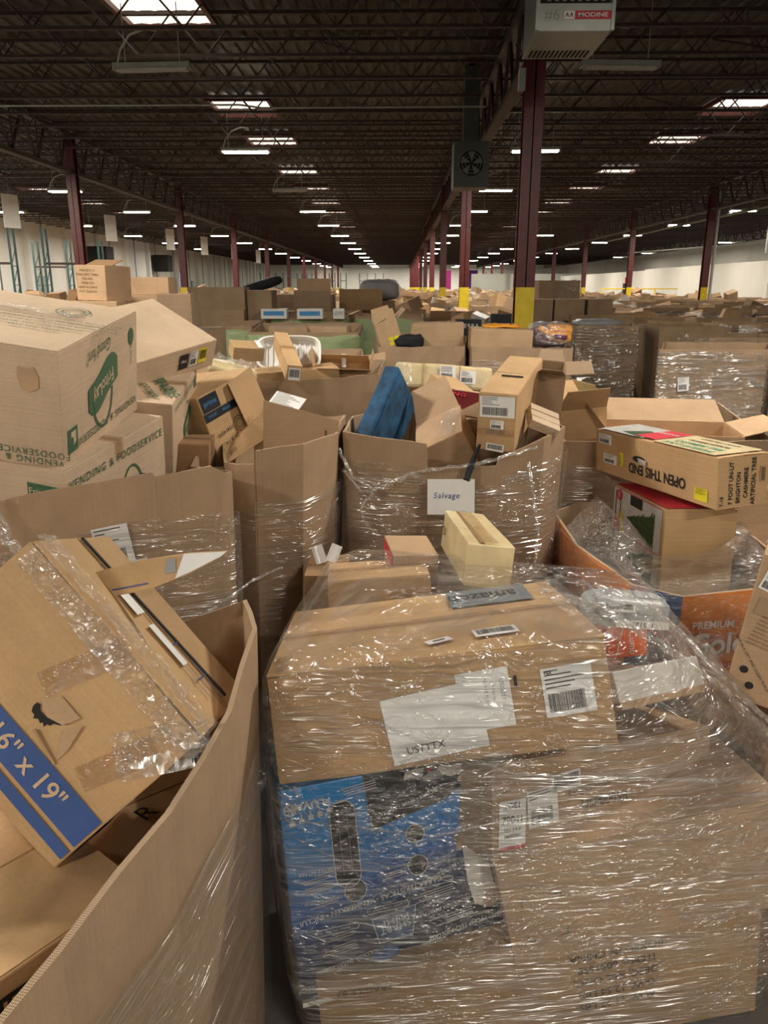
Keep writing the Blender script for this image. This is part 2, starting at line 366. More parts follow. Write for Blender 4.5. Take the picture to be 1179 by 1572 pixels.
# ---- big corrugated bins (open pallet boxes) made of separate wall panels
def bin_box(name, label, rim, zb=0.0, bottom=0.94, mat='kraft_bin', film='film', group=None, t=0.012, wav=0.012, seed=0, film_z=(0.02, 0.9), film_off=0.014, mats=None, notch=None, cat='bin', bshift=(0, 0)):
    cx = sum(p[0] for p in rim)/len(rim); cy = sum(p[1] for p in rim)/len(rim)
    r = empty(name, (cx, cy, zb), (0, 0, 0), label, cat, group)
    n = len(rim); panels = []
    top = [Vector((p[0]-cx, p[1]-cy, p[2]-zb)) for p in rim]
    bot = [Vector(((p[0]-cx)*bottom+bshift[0], (p[1]-cy)*bottom+bshift[1], 0)) for p in rim]
    area = sum(top[i].x*top[(i+1) % n].y-top[(i+1) % n].x*top[i].y for i in range(n))
    for i in range(n):
        a, b = top[i], top[(i+1) % n]; c, d_ = bot[i], bot[(i+1) % n]
        if area < 0: a, b, c, d_ = b, a, d_, c
        u = (Vector((b.x-a.x, b.y-a.y, 0))); L = u.length; u.normalize()
        out = Vector((u.y, -u.x, 0))
        def turn(p, q, w_):
            e1 = Vector((q.x-p.x, q.y-p.y)); e2 = Vector((w_.x-q.x, w_.y-q.y))
            if e1.length < 1e-5 or e2.length < 1e-5: return 0.0
            g_ = math.atan2(e1.x*e2.y-e1.y*e2.x, e1.dot(e2)); return max(-0.6, min(1.2, math.tan(g_/2)))
        pv, nx = top[(i-1) % n], top[(i+2) % n]
        mit = (turn(pv, a, b), turn(a, b, nx)) if area >= 0 else (turn(nx, a, b), turn(a, b, pv))
        fr = Matrix((u, -out, Vector((0, 0, 1)))).transposed().to_4x4(); fr.translation = Vector(((a.x+b.x)/2, (a.y+b.y)/2, 0))
        inv = fr.inverted()
        nu = max(2, int(L/0.12)); nv = 6; vs = []; fs = []; mi = []
        for layer in (0, 1):
            for j in range(nv+1):
                for k in range(nu+1):
                    s = k/nu; v = j/nv
                    pt = a.lerp(b, s); pb = c.lerp(d_, s)
                    z = pt.z*v; p = pb.lerp(pt, v); p.z = z
                    edge = 1 if 0 < k < nu else 0
                    wv = noise.noise(Vector((s*L*2.3+seed*5.1, i*3.3+seed, v*1.5)))*wav*edge*(0.4+v)
                    if j == nv: p.z += noise.noise(Vector((s*L*4+seed, i*2.0, 9)))*wav*0.9*edge
                    p = p+out*(wv-(t if layer else 0))
                    if layer: p -= u*((s-0.5)*2*t*(mit[1] if s > 0.5 else mit[0]))
                    vs.append(tuple(inv @ p))
        W_ = nu+1; N = W_*(nv+1)
        for j in range(nv):
            for k in range(nu):
                q = j*W_+k; fs.append((q, q+1, q+1+W_, q+W_)); mi.append(0)
                q += N; fs.append((q+W_, q+1+W_, q+1, q)); mi.append(1)
        for k in range(nu):
            q = nv*W_+k; fs.append((q, q+1, q+1+N, q+N)); mi.append(2)
            q = k; fs.append((q+1, q, q+N, q+1+N)); mi.append(2)
        for j in range(nv):
            q = j*W_; fs.append((q+W_, q, q+N, q+N+W_)); mi.append(2)
            q = j*W_+nu; fs.append((q, q+W_, q+N+W_, q+N)); mi.append(2)
        pm = mats[i] if mats and mats[i] else mat
        o = part('wall_panel', vs, fs, [pm, mat, 'edge'], r, fr, mi); panels.append((o, L, a.z))
    if film:
        vs = []; fs = []; nv = 10; ring = []
        for i in range(n):
            a, b, c, d_ = top[i], top[(i+1) % n], bot[i], bot[(i+1) % n]
            ns = max(2, int((b-a).length/0.09))
            for k in range(ns): ring.append((a.lerp(b, k/ns), c.lerp(d_, k/ns)))
        m = len(ring)
        for j in range(nv+1):
            v = film_z[0]+(film_z[1]-film_z[0])*j/nv
            for k, (pt, pb) in enumerate(ring):
                p = pb.lerp(pt, v); p.z = pt.z*v
                dr = Vector((p.x, p.y, 0)); dr.normalize()
                off = film_off+0.010+0.010*noise.noise(Vector((p.x*5+seed, p.y*5, p.z*3)))
                if j == nv: p.z += 0.05*noise.noise(Vector((p.x*3, p.y*3, seed)))
                vs.append(tuple(p+dr*off))
        for j in range(nv):
            for k in range(m):
                a = j*m+k; b = j*m+(k+1) % m; fs.append((a, b, b+m, a+m))
        f = part('stretch_film', vs, fs, [film], r)
        for p in f.data.polygons: p.use_smooth = True
    b = MB(); b.poly([(p.x*0.97, p.y*0.97, 0.012) for p in bot]); b.build('base_sheet', [mat], r)
    return r, panels
def on_panel(pan, x, z, rot=0, off=0.004):
    o, L, h = pan
    m = Matrix(((1, 0, 0), (0, 0, -1), (0, 1, 0))).to_4x4(); m.translation = Vector((x*L, -off, z))
    return o, m @ Matrix.Rotation(rad(rot), 4, 'Z')

# ================================================================== SETTING
XL, XR, YB, YF, ZD = -23.5, 31.0, -22.0, 147.0, 6.75
def struct(name, b, mats, parent=None):
    o = b.build(name, mats, parent)
    if parent is None: o['kind'] = 'structure'
    return o
b = MB(); b.quad((XL, YB, 0), (XR, YB, 0), (XR, YF, 0), (XL, YF, 0)); struct('floor', b, ['floor'])
# corrugated roof deck, ribs along the hall
b = MB(); x = XL; k = 0
while x < XR:
    p = 0.30; zz = ZD
    for (u0, z0), (u1, z1) in (((0, 0), (0.12, 0)), ((0.12, 0), (0.15, 0.05)), ((0.15, 0.05), (0.27, 0.05)), ((0.27, 0.05), (0.30, 0))):
        b.quad((x+u0, YB, zz+z0), (x+u0, YF, zz+z0), (x+u1, YF, zz+z1), (x+u1, YB, zz+z1))
    x += p
ceiling = struct('ceiling', b, ['deck'])
b = MB(); b.box((XL-0.15, (YB+YF)/2, ZD/2), (0.3, YF-YB, ZD)); wall_left = struct('wall_left', b, ['white_wall'])
b = MB(); b.box((XR+0.15, (YB+YF)/2, ZD/2), (0.3, YF-YB, ZD)); wall_right = struct('wall_right', b, ['white_wall'])
b = MB(); b.box(((XL+XR)/2, YF+0.15, ZD/2), (XR-XL, 0.3, ZD)); wall_far = struct('wall_far', b, ['white_wall'])
b = MB(); b.box(((XL+XR)/2, YB-0.15, ZD/2), (XR-XL, 0.3, ZD)); wall_back = struct('wall_back', b, ['white_wall'])
# partitions on the right
b = MB(); b.box((20.2, 74, 1.7), (0.2, 60, 3.4)); b.box((20.6, 55, 3.45), (1.0, 22, 0.1)); struct('wall_partition', b, ['white_wall'])
b = MB(); b.box((17.6, 100, 1.85), (17.0, 0.2, 3.7)); struct('wall_grey_partition', b, ['grey_wall'])
# pilasters on the left wall
y = 8.0
while y < YF:
    m_ = MB(); m_.box((XL+0.18, y, ZD/2), (0.35, 0.5, ZD)); m_.build('pilaster', ['white_wall'], wall_left)
    m_ = MB(); m_.bar((XL+0.3, y+2, 0), (XL+0.3, y+2, ZD), 0.05); m_.build('downpipe', ['metal_grey'], wall_left)
    y += 6.1
# dock doors and far doors
dn = 0
for y in (34, 44, 52, 60, 70, 80, 92):
    dn += 1; m_ = MB(); m_.box((XL+0.06, y, 1.4), (0.12, 2.4, 2.8)); o = m_.build('door_%d' % dn, ['metal_grey']); o['kind'] = 'structure'
    for q in range(5):
        s = MB(); s.box((XL+0.14, y, 0.3+q*0.55), (0.04, 2.3, 0.5)); s.build('door_panel', ['metal_light'], o)
m_ = MB(); m_.box((19.95, 92, 1.6), (0.3, 1.2, 2.6)); o = m_.build('door_8', ['dark']); o['kind'] = 'structure'

# bar joists, one object per bay and line
COLX = (XL, -10.1, 2.1, 14.3, 26.5, XR)
def joist_mesh(L):
    j = MB(); zt, zb = ZD-0.06, ZD-0.72
    j.box((0, 0, zt), (L, 0.10, 0.06)); j.box((0, 0, zb), (L-0.6, 0.08, 0.05))
    n = max(2, int(round(L/1.22))); s = L/n
    for i in range(n):
        x0 = -L/2+i*s; j.bar((x0, 0, zt), (x0+s/2, 0, zb), 0.018, k=3); j.bar((x0+s/2, 0, zb), (x0+s, 0, zt), 0.018, k=3)
    return mesh('joist', j.v, j.f, ['steel_dark'])
jm = {}
y = 3.05; row = 0
while y < YF:
    if y < 62:
        for a, c in zip(COLX[:-1], COLX[1:]):
            L = round(c-a-0.12, 2)
            if L not in jm: jm[L] = joist_mesh(L)
            link('joist', jm[L], ceiling, Matrix.Translation(((a+c)/2, y, 0)))
    else:
        L = round(XR-XL-0.2, 2)
        if L not in jm: jm[L] = joist_mesh(L)
        link('joist', jm[L], ceiling, Matrix.Translation(((XL+XR)/2, y, 0)))
    y += 1.525; row += 1
# diagonal bridging between joists
for x0 in (-14, -6.5, -1.5, 6, 10.5, 18):
    for i in range(0, 14, 1):
        y = 6.1+i*4.575
        m_ = MB(); m_.bar((x0, y, ZD-0.1), (x0+0.9, y+1.5, ZD-0.7), 0.02, k=3); m_.bar((x0+0.9, y, ZD-0.7), (x0, y+1.5, ZD-0.1), 0.02, k=3)
        m_.build('bridging', ['steel_dark'], ceiling)
# girder trusses along the column lines
def girder_mesh(L):
    g = MB(); zt, zb = ZD-0.16, 5.5
    g.box((0, 0, zt), (0.22, L, 0.12)); g.box((0, 0, zb), (0.22, L, 0.10))
    n = 8; s = L/n
    for i in range(n):
        y0 = -L/2+i*s
        g.bar((0, y0, zt), (0, y0+s/2, zb), 0.045); g.bar((0, y0+s/2, zb), (0, y0+s, zt), 0.045); g.bar((0.06, y0+s/2, zb), (0.06, y0+s/2, zt), 0.03)
    return mesh('girder', g.v, g.f, ['steel_dark'])
gm = girder_mesh(12.0); gm2 = mesh('girder_red', [v.co for v in gm.vertices], [tuple(p.vertices) for p in gm.polygons], ['steel_red'])
for X in COLX[1:-1]:
    for k in range(-1, 11):
        link('girder', gm, ceiling, Matrix.Translation((X, 13.4+12.2*k+6.1, 0)))
# columns
cb = MB(); hw = 0.15; tt = 0.018
def ibeam(b_, z0, z1, m, e=0.0):
    b_.box((0, -hw+tt/2-e, (z0+z1)/2), (2*hw+2*e, tt+e, z1-z0), m); b_.box((0, hw-tt/2+e, (z0+z1)/2), (2*hw+2*e, tt+e, z1-z0), m)
    b_.box((0, 0, (z0+z1)/2), (tt+2*e, 2*hw, z1-z0), m)
ibeam(cb, 0, 6.55, 0); cb.box((0, 0, 0.015), (0.45, 0.45, 0.03), 0)
cm = mesh('shaft', cb.v, cb.f, ['steel_red'])
yb = MB(); ibeam(yb, 0.03, 2.1, 0, 0.004); ym = mesh('yellow_band', yb.v, yb.f, ['yellow_paint'])
names = {2.1: 'central line', -10.1: 'left line', 14.3: 'right line', 26.5: 'far right line'}
ordn = ['nearest', 'second', 'third', 'fourth', 'fifth', 'sixth', 'seventh', 'eighth', 'ninth', 'tenth', 'eleventh']
for X in (2.1, -10.1, 14.3):
    for k in range(0, 11):
        if X != 2.1 and k == 0: continue
        kk = k if X == 2.1 else k-1
        yy = 13.4+12.2*k
        o = empty('steel_column', (X, yy, 0), (0, 0, 0), 'dark red steel column with yellow foot, %s from the camera in the %s of columns' % (ordn[kk], names[X]), 'column', 'red columns of the %s' % names[X])
        link('shaft', cm, o); link('yellow_band', ym, o)

# ------------------------------------------------------------------ strip lamps
hm = MB(); hm.box((0, 0, 0.05), (1.22, 0.20, 0.07)); hm.box((-0.62, 0, 0.04), (0.03, 0.22, 0.10)); hm.box((0.62, 0, 0.04), (0.03, 0.22, 0.10))
hmesh = mesh('housing', hm.v, hm.f, ['metal_light'])
tm = MB()
for s in (-0.055, 0.055): tm.bar((-0.58, s, -0.005), (0.58, s, -0.005), 0.028, k=8)
tlit = mesh('tube', tm.v, tm.f, ['tube']); tdim = mesh('tube_unlit', tm.v, tm.f, ['lamp_dim'])
wm = MB()
wm.bar((0, 0, 0.08), (0, 0, 0.95), 0.008, k=4)
wmesh = mesh('hanger', wm.v, wm.f, ['metal_light'])
cm_ = MB(); cm_.tube([(-0.6, 0, 0.06), (-0.52, 0, 0.3), (-0.35, 0, 0.5), (-0.1, 0, 0.58), (0.1, 0, 0.56)], 0.018); cmesh = mesh('conduit', cm_.v, cm_.f, ['metal_light'])
def lamp(x, y, z=5.55, lit=True, power=1.0, where='', light=True):
    o = empty('strip_lamp', (x, y, z), (0, 0, RNG.uniform(-4, 4)), ('lit ' if lit else 'unlit grey ')+'strip lamp hanging '+where, 'lamp', 'strip lamps under the roof')
    link('housing', hmesh, o); link('tube', tlit if lit else tdim, o); link('hanger', wmesh, o, Matrix.Translation((-0.45, 0, 0))); link('hanger', wmesh, o, Matrix.Translation((0.45, 0, 0))); link('conduit', cmesh, o)
    if lit and light:
        l = bpy.data.lights.new('lamp_light', 'AREA'); l.shape = 'RECTANGLE'; l.size = 1.15; l.size_y = 0.16; l.energy = LAMP_W*power; l.color = LAMPCOL
        lo = bpy.data.objects.new('lamp_light', l); COL.objects.link(lo); lo.parent = o; lo.location = (0, 0, -0.05)
rows = (( -4.0, 'in the row left of the central columns'), (3.55, 'in the row right of the central columns'), (-12.3, 'in the row beyond the left columns'), (16.0, 'in the row beyond the right columns'), (-18.3, 'in the row by the left wall'), (10.0, 'in the row between the central and right columns'), (26.0, 'in the added row along the right wall'))  # the row along the right wall is added to light that wall
ys = [-13, -4.5, 4.6, 13.95, 21.9, 30.4, 38.5, 47, 56, 65, 75, 85, 96, 108, 122, 133, 142]  # the last two are added to brighten the far wall
for ri, (X, w) in enumerate(rows):
    for i, Y in enumerate(ys):
        if ri == 5 and i < 8: continue
        if ri in (4,) and i > 10: continue
        if ri == 6 and (i < 5 or i > 12): continue
        lit = not (Y == 13.95 and X in (-4.0, 3.55)) and not (X == -4.0 and Y == 30.4)
        if ri == 3 and i in (3, 4): lit = i == 3
        near = ['behind the camera', 'just behind the camera', 'overhead', 'first ahead', 'second ahead', 'third ahead', 'fourth ahead', 'fifth ahead', 'sixth ahead', 'seventh ahead', 'eighth ahead', 'ninth ahead', 'tenth ahead', 'eleventh ahead', 'twelfth ahead', 'added thirteenth ahead', 'farthest ahead, added'][i]
        lamp(X, Y, 5.5, lit, 1.0, w+', '+near, light=True)
# skylights
fr_ = MB()
for (cx, cy, dx, dy) in ((0, -0.98, 1.6, 0.08), (0, 0.98, 1.6, 0.08), (-0.78, 0, 0.08, 1.96), (0.78, 0, 0.08, 1.96)): fr_.box((cx, cy, -0.06), (dx, dy, 0.10))
frm = mesh('curb', fr_.v, fr_.f, ['steel_red'])
sk = MB()
for i in range(10): sk.quad((-0.75+i*0.15, -0.95, -0.02+0.02*(i % 2)), (-0.75+i*0.15, 0.95, -0.02+0.02*(i % 2)), (-0.60+i*0.15, 0.95, -0.02+0.02*((i+1) % 2)), (-0.60+i*0.15, -0.95, -0.02+0.02*((i+1) % 2)))
skm = mesh('panel', sk.v, sk.f, ['skylight'])
wn = 0
for X in (-4.1, 8.9, -17.3):
    for Y in (14.95, 22.5, 27.3, 34.4, 39.6, 46.7, 52, 59, 64.3, 71.3, 76.6, 83.6, 89):
        if X > 0 and Y < 20: continue
        wn += 1; o = link('window_%d' % wn, frm); o.location = (X, Y, ZD-0.02); o['kind'] = 'structure'
        link('glazing', skm, o)

# ------------------------------------------------------------------ unit heaters
def heater():
    o = empty('unit_heater', (2.06, 10.9, 5.0), (0, 0, 0), 'large grey unit heater hung at the nearest red column, red name plate, marked 6', 'heater')
    b = MB(); w, d, h = 0.92, 1.15, 0.95
    b.box((0, 0, h/2), (w-0.06, d-0.03, h-0.02)); b.build('casing', ['metal_grey'], o)
    b = MB(); b.box((0, -d/2, 0.14), (w-0.05, 0.03, 0.28)); b.build('front_panel', ['metal_light'], o)
    b = MB()
    for s in (-1, 1): b.box((s*(w/2-0.02), -d/2-0.01, h/2), (0.04, 0.05, h))
    b.build('trim', ['metal_light'], o)
    b = MB(); b.box((0, -d/2-0.004, 0.60), (0.80, 0.01, 0.62)); b.build('grille_shade', ['dark'], o)  # dark slab paints the shade behind the louvers
    for r_ in range(4):
        b = MB(); b.box((0, -d/2-0.02, 0.36+r_*0.15), (0.80, 0.012, 0.012)); b.build('louver_bar', ['metal_grey'], o)
    for i in range(8):
        b = MB(); b.tube([(-0.315+i*0.09, -d/2-0.02, 0.30), (-0.315+i*0.09, -d/2-0.05, 0.40), (-0.315+i*0.09, -d/2-0.02, 0.50), (-0.315+i*0.09, -d/2-0.05, 0.62), (-0.315+i*0.09, -d/2-0.02, 0.72), (-0.315+i*0.09, -d/2-0.02, 0.9)], 0.024); b.build('louver', ['metal_light'], o)
    for i in range(14):
        b = MB(); b.box((-0.36+i*0.055, 0.35, -0.004), (0.028, 0.30, 0.012)); b.build('slot_shade', ['dark'], o)  # dark bars paint the shade inside the bottom openings
    b = MB(); b.box((0, 0, 0.0), (w-0.04, d, 0.008)); b.build('bottom_pan', ['metal_light'], o)
    pm = Matrix(((1, 0, 0), (0, 0, -1), (0, 1, 0))).to_4x4()
    def at(x, z, o_=0.018): m = pm.copy(); m.translation = Vector((x, -d/2-o_, z)); return m
    n = decal(o, at(0.14, 0.16), rect(0.56, 0.09), 'ink_red', 'name_plate')
    decal(n, Matrix.Translation((-0.21, 0, 0.002)), rect(0.13, 0.085), 'paper', 'emblem_plate')
    for s in (-1, 1):
        decal(n, Matrix.Translation((-0.21+s*0.025, 0, 0.004)), [(-0.022, -0.02, 0), (-0.012, -0.02, 0), (0.0, 0.008, 0), (0.012, -0.02, 0), (0.022, -0.02, 0), (0.004, 0.024, 0), (-0.004, 0.024, 0)], 'ink_red' if 0 else 'ink', 'emblem')
    text(n, Matrix.Translation((0.065, 0, 0.003)), 'MODINE', 0.062, 'white_ink', sx=1.45, bold=0.02)
    text(o, at(-0.27, 0.16), '#6', 0.17, 'ink_grey')
    for sx in (-1, 1):
        for sy in (-1, 1):
            b = MB(); b.bar((sx*0.38, sy*0.45, 0.95), (sx*0.38, sy*0.45, 1.7), 0.012); b.build('hanger_rod', ['metal_grey'], o)
heater()
b = MB(); b.box((1.88, 13.2, 5.15), (0.10, 0.12, 0.30)); tag(b.build('junction_box', ['metal_light']), 'small pale junction box on nearest red column under the heater', 'junction box')
def fan_heater():
    o = empty('fan_heater', (1.62, 19, 4.25), (0, 0, 0), 'dark grey fan heater with round grille on a tall flue, left of second column', 'heater')
    b = MB(); b.box((0, 0, 0.48), (0.78, 0.7, 0.95)); b.build('casing', ['fan_grey'], o)
    b = MB(); b.poly([(0.28*math.cos(t), -0.36, 0.5+0.28*math.sin(t)) for t in [i*math.pi/12 for i in range(24)]]); b.build('fan_opening_shade', ['dark'], o)  # dark disc paints the shade inside the fan housing
    for i in range(5):
        t = i*2*math.pi/5; b = MB(); b.poly([(0.03*math.cos(t), -0.37, 0.5+0.03*math.sin(t)), (0.25*math.cos(t), -0.38, 0.5+0.25*math.sin(t)), (0.25*math.cos(t+0.6), -0.37, 0.5+0.25*math.sin(t+0.6))]); b.build('fan_blade', ['metal_grey'], o)
    for rr in (0.14, 0.21, 0.28):
        b = MB(); b.tube([(rr*math.cos(i*math.pi/10), -0.39, 0.5+rr*math.sin(i*math.pi/10)) for i in range(21)], 0.008, k=4); b.build('guard_ring', ['metal_grey'], o)
    b = MB(); b.box((0, 0.1, 1.73), (0.34, 0.34, 1.56)); b.build('flue', ['fan_grey'], o)
fan_heater()
for i, (y, z) in enumerate(((61, 4.3), (77, 4.3))):
    b = MB(); b.box((XL+1.0, y, z), (1.4, 1.6, 1.5)); tag(b.build('wall_heater', ['dark']), 'black box heater on left wall, %s of two' % ('nearer', 'farther')[i], 'heater')
# hanging signs on the left
for i, (x, y) in enumerate(((-15.9, 33.5), (-15.2, 43), (-14.9, 53), (-14.6, 61), (-14.4, 71), (-14.2, 82))):
    o = empty('hanging_sign', (x, y, 4.45), (0, 0, 62), 'tall white hanging sign board on the left, %s from the camera' % ordn[i], 'sign', 'white hanging aisle signs')
    b = MB(); b.box((0, 0, 0.65), (0.75, 0.03, 1.3)); b.build('board', ['white_board'], o)
    b = MB(); b.bar((0, 0, 1.3), (0, 0, 2.30), 0.01); b.build('wire', ['metal_grey'], o)
# pipes
for i, (pts, r_, lab) in enumerate((
    ([(15.4, 3, 5.35), (15.4, 60, 5.35)], 0.06, 'long dark roof pipe above the right columns'),
    ([(30.0, 30, 5.0), (17.5, 62, 4.6)], 0.05, 'thin pale pipe crossing behind the right columns'),
    ([(20.3, 45.0, 3.9), (20.3, 45.0, 6.0)], 0.14, 'vertical steel pipe over the white partition'),
    ([(20.6, 43.4, 3.9), (20.6, 43.4, 5.6), (22.6, 42, 5.6), (26, 42, 5.6)], 0.14, 'bent steel duct over the white partition'),
    ([(19.6, 42.5, 4.4), (27, 42.5, 4.4)], 0.10, 'horizontal steel pipe over the white partition'),
    ([(-9.8, 18.2, 5.85), (-3.4, 18.2, 5.85), (-3.0, 18.6, 5.87), (1.9, 18.6, 5.88)], 0.02, 'thin grey conduit run under the left roof'),
    ([(14.62, 37.8, 0.0), (14.62, 37.8, 6.3)], 0.07, 'white downpipe beside nearest right column'))):
    b = MB(); b.tube(pts, r_, k=8); tag(b.build('pipe', ['metal_light' if i != 0 else 'metal_grey']), lab, 'pipe')

# pallet racks
def rack(x, y, yaw, w, h, n, mat, label, group=None, d=1.0):
    o = empty('pallet_rack', (x, y, 0), (0, 0, yaw), label, 'rack', group)
    for i in range(n+1):
        for s in (0, d):
            b = MB(); b.box((i*w, s, h/2), (0.09, 0.07, h)); b.build('upright', [mat], o)
        b = MB(); q = 0.6
        while q < h-0.8:
            b.bar((i*w, 0, q), (i*w, d, q+0.8), 0.02, k=3); b.bar((i*w, 0, q), (i*w, d, q), 0.02, k=3); q += 0.8
        b.build('brace', [mat], o)
    for i in range(n):
        for z in (1.6, 3.1):
            if z < h and (i+int(z)) % 2: b = MB(); b.box((i*w+w/2, 0, z), (w-0.1, 0.06, 0.1)); b.build('beam', ['steel_dark'], o)
rack(-18.1, 34.5, 14, 1.35, 4.6, 3, 'rack_teal', 'teal pallet rack uprights near the left wall, in front', d=1.1)
rack(-18.6, 41, 10, 1.6, 4.4, 2, 'rack_teal', 'teal pallet rack uprights behind the front left rack', d=1.1)
for i, (x, w, n) in enumerate(((-22, 1.2, 3), (-16.5, 0.8, 4), (-11, 0.9, 3), (-6.3, 1.3, 3), (14, 1.1, 4))):
    rack(x, 128+i % 2*3, 0, w, 4.3, n, 'rack_green', 'green rack uprights before the far wall, %s from left' % ordn[i].replace('nearest', 'first'), 'green racks at the far wall')
# yellow guard rail on the right, extinguisher post, pink marker, screen, banner
o = empty('guard_rail', (18.5, 58, 0), (0, 0, 0), 'yellow pipe guard rail before the white partition', 'guard rail')
for i in range(4): b = MB(); b.bar((i*1.9-3.8, 0, 0), (i*1.9-3.8, 0, 2.0), 0.05, k=6); b.build('post', ['yellow_paint'], o)
for z in (1.1, 1.55, 2.0): b = MB(); b.bar((-3.8, 0, z), (1.9, 0, z), 0.04, k=6); b.build('rail', ['yellow_paint'], o)
b = MB(); b.box((17.6, 62, 1.2), (0.5, 0.5, 2.4)); tag(b.build('dark_post_box', ['dark']), 'dark upright cabinet against the white partition with pink marker on top', 'cabinet')
b = MB(); b.box((17.6, 62, 2.62), (0.34, 0.2, 0.4)); tag(b.build('pink_marker', ['pink']), 'bright pink marker standing on the dark cabinet', 'marker')
b = MB(); b.box((-19.3, 72, 2.75), (0.15, 1.9, 1.2)); tag(b.build('screen', ['screen_blue']), 'glowing blue screen on the far left wall', 'screen')
b = MB(); b.box((6.5, 110, 3.0), (1.5, 0.1, 2.6)); tag(b.build('banner', [plain('magenta_print', (0.35, 0.02, 0.18))]), 'magenta banner behind the central columns', 'banner')
b = MB(); b.box((11.0, 118, 3.2), (1.3, 0.1, 2.6)); tag(b.build('banner', [plain('violet_print', (0.16, 0.03, 0.32))]), 'violet banner far right of the central columns', 'banner')

# ================================================================== BINS IN FRONT
K = 'kraft_bin'
def rope(parent, pts, r, name='film_strand', mat='film_loose'):
    b = MB(); q = []
    for i in range(len(pts)-1):
        a, c = Vector(pts[i]), Vector(pts[i+1])
        for j in range(8):
            t = j/8; p = a.lerp(c, t); q.append(p+Vector((noise.noise(p*30), noise.noise(p*30+Vector((5, 0, 0))), noise.noise(p*30+Vector((0, 5, 0)))))*r*0.8)
    q.append(Vector(pts[-1])); b.tube(q, [r*(0.7+0.5*abs(noise.noise(p*18))) for p in q], k=7)
    o = b.build(name, [mat], parent)
    for p in o.data.polygons: p.use_smooth = True
    return o
def loc_pts(r, pts):
    return [tuple(Vector(p)-r.location) for p in pts]

def wr_strip(name, parent, mw, L, w, amp=0.004, mat='tape', n=40, k=5, seed=0):
    vs = []; fs = []
    for j in range(k+1):
        for i in range(n+1):
            x = -L/2+L*i/n; y = -w/2+w*j/k
            vs.append((x, y, amp*(0.5+noise.noise(Vector((x*28, y*50, seed)))+0.6*noise.noise(Vector((x*70, y*30, seed+4))))))
    for j in range(k):
        for i in range(n): a = j*(n+1)+i; fs.append((a, a+1, a+n+2, a+n+1))
    return part(name, vs, fs, [mat], parent, mw)
# A: bin at the lower left, its long right wall runs away from the camera
binA, pA = bin_box('cardboard_bin', 'nearest open brown cardboard bin at lower left, its long cut rim running up the photo',
    [(-1.7, 0.55, 1.2), (-0.55, 0.55, 1.2), (-0.47, 0.86, 1.2), (-0.40, 1.16, 1.2), (-0.355, 1.47, 1.22), (-0.34, 1.72, 1.30), (-0.40, 1.90, 1.30), (-0.60, 1.98, 1.20), (-1.7, 1.98, 1.2)],
    bottom=0.92, film='film', film_z=(0.02, 0.84), seed=3, wav=0.014, mat='kraft_bin')
fl = MB()
fl.tube([(0.02, 0.0, 0), (0.03, 0.03, -0.06), (0.02, 0.05, -0.12)], 0.02)
rope(binA, loc_pts(binA, [(-0.325, 1.80, 1.12), (-0.30, 1.82, 1.02), (-0.315, 1.75, 0.93), (-0.35, 1.65, 0.90)]), 0.022, 'film_bundle')
# B: bin holding the green printed boxes
binB, pB = bin_box('cardboard_bin', 'wide brown bin below the green-printed cartons at left, front wall split by a cut',
    [(-1.95, 2.08, 1.44), (-1.23, 2.22, 1.47), (-1.07, 2.27, 1.50), (-0.775, 2.36, 1.535), (-0.765, 2.365, 1.52), (-0.60, 2.42, 1.545), (-0.56, 2.46, 1.51), (-0.60, 2.72, 1.46), (-0.83, 3.05, 1.40), (-0.90, 3.62, 1.40), (-1.95, 3.62, 1.40)],
    bottom=0.93, film='film_diag', film_z=(0.02, 0.90), seed=5, wav=0.01)
p, m = on_panel(pB[2], 0.06, 1.30, 8, 0.012); ship_label(p, m, 0.11, 0.15, 4)
p, m = on_panel(pB[2], 0.30, 1.24, 6, 0.014); sheet(p, m, 0.05, 0.035)
rope(binB, loc_pts(binB, [(-1.20, 2.18, 1.50), (-1.16, 2.16, 1.38), (-1.12, 2.15, 1.30), (-1.14, 2.12, 1.20)]), 0.022, 'film_bundle')
rope(binB, loc_pts(binB, [(-0.72, 2.25, 1.03), (-0.55, 2.42, 1.10), (-0.5, 2.5, 1.12), (-0.46, 2.9, 1.02)]), 0.007)
# C: narrow octagonal bin in the middle left
binC, pC = bin_box('cardboard_bin', 'tall narrow eight-sided brown bin left of centre, faces creased and leaning outward at the top',
    [(-0.72, 3.12, 1.40), (-0.575, 3.0, 1.42), (-0.565, 2.995, 1.475), (-0.38, 3.06, 1.49), (-0.26, 3.30, 1.49), (-0.27, 4.0, 1.46), (-0.42, 4.18, 1.42), (-0.80, 4.18, 1.42), (-0.86, 3.70, 1.40)],
    bottom=0.84, film='film', film_z=(0.02, 0.86), seed=8, wav=0.012, bshift=(-0.02, -0.08))
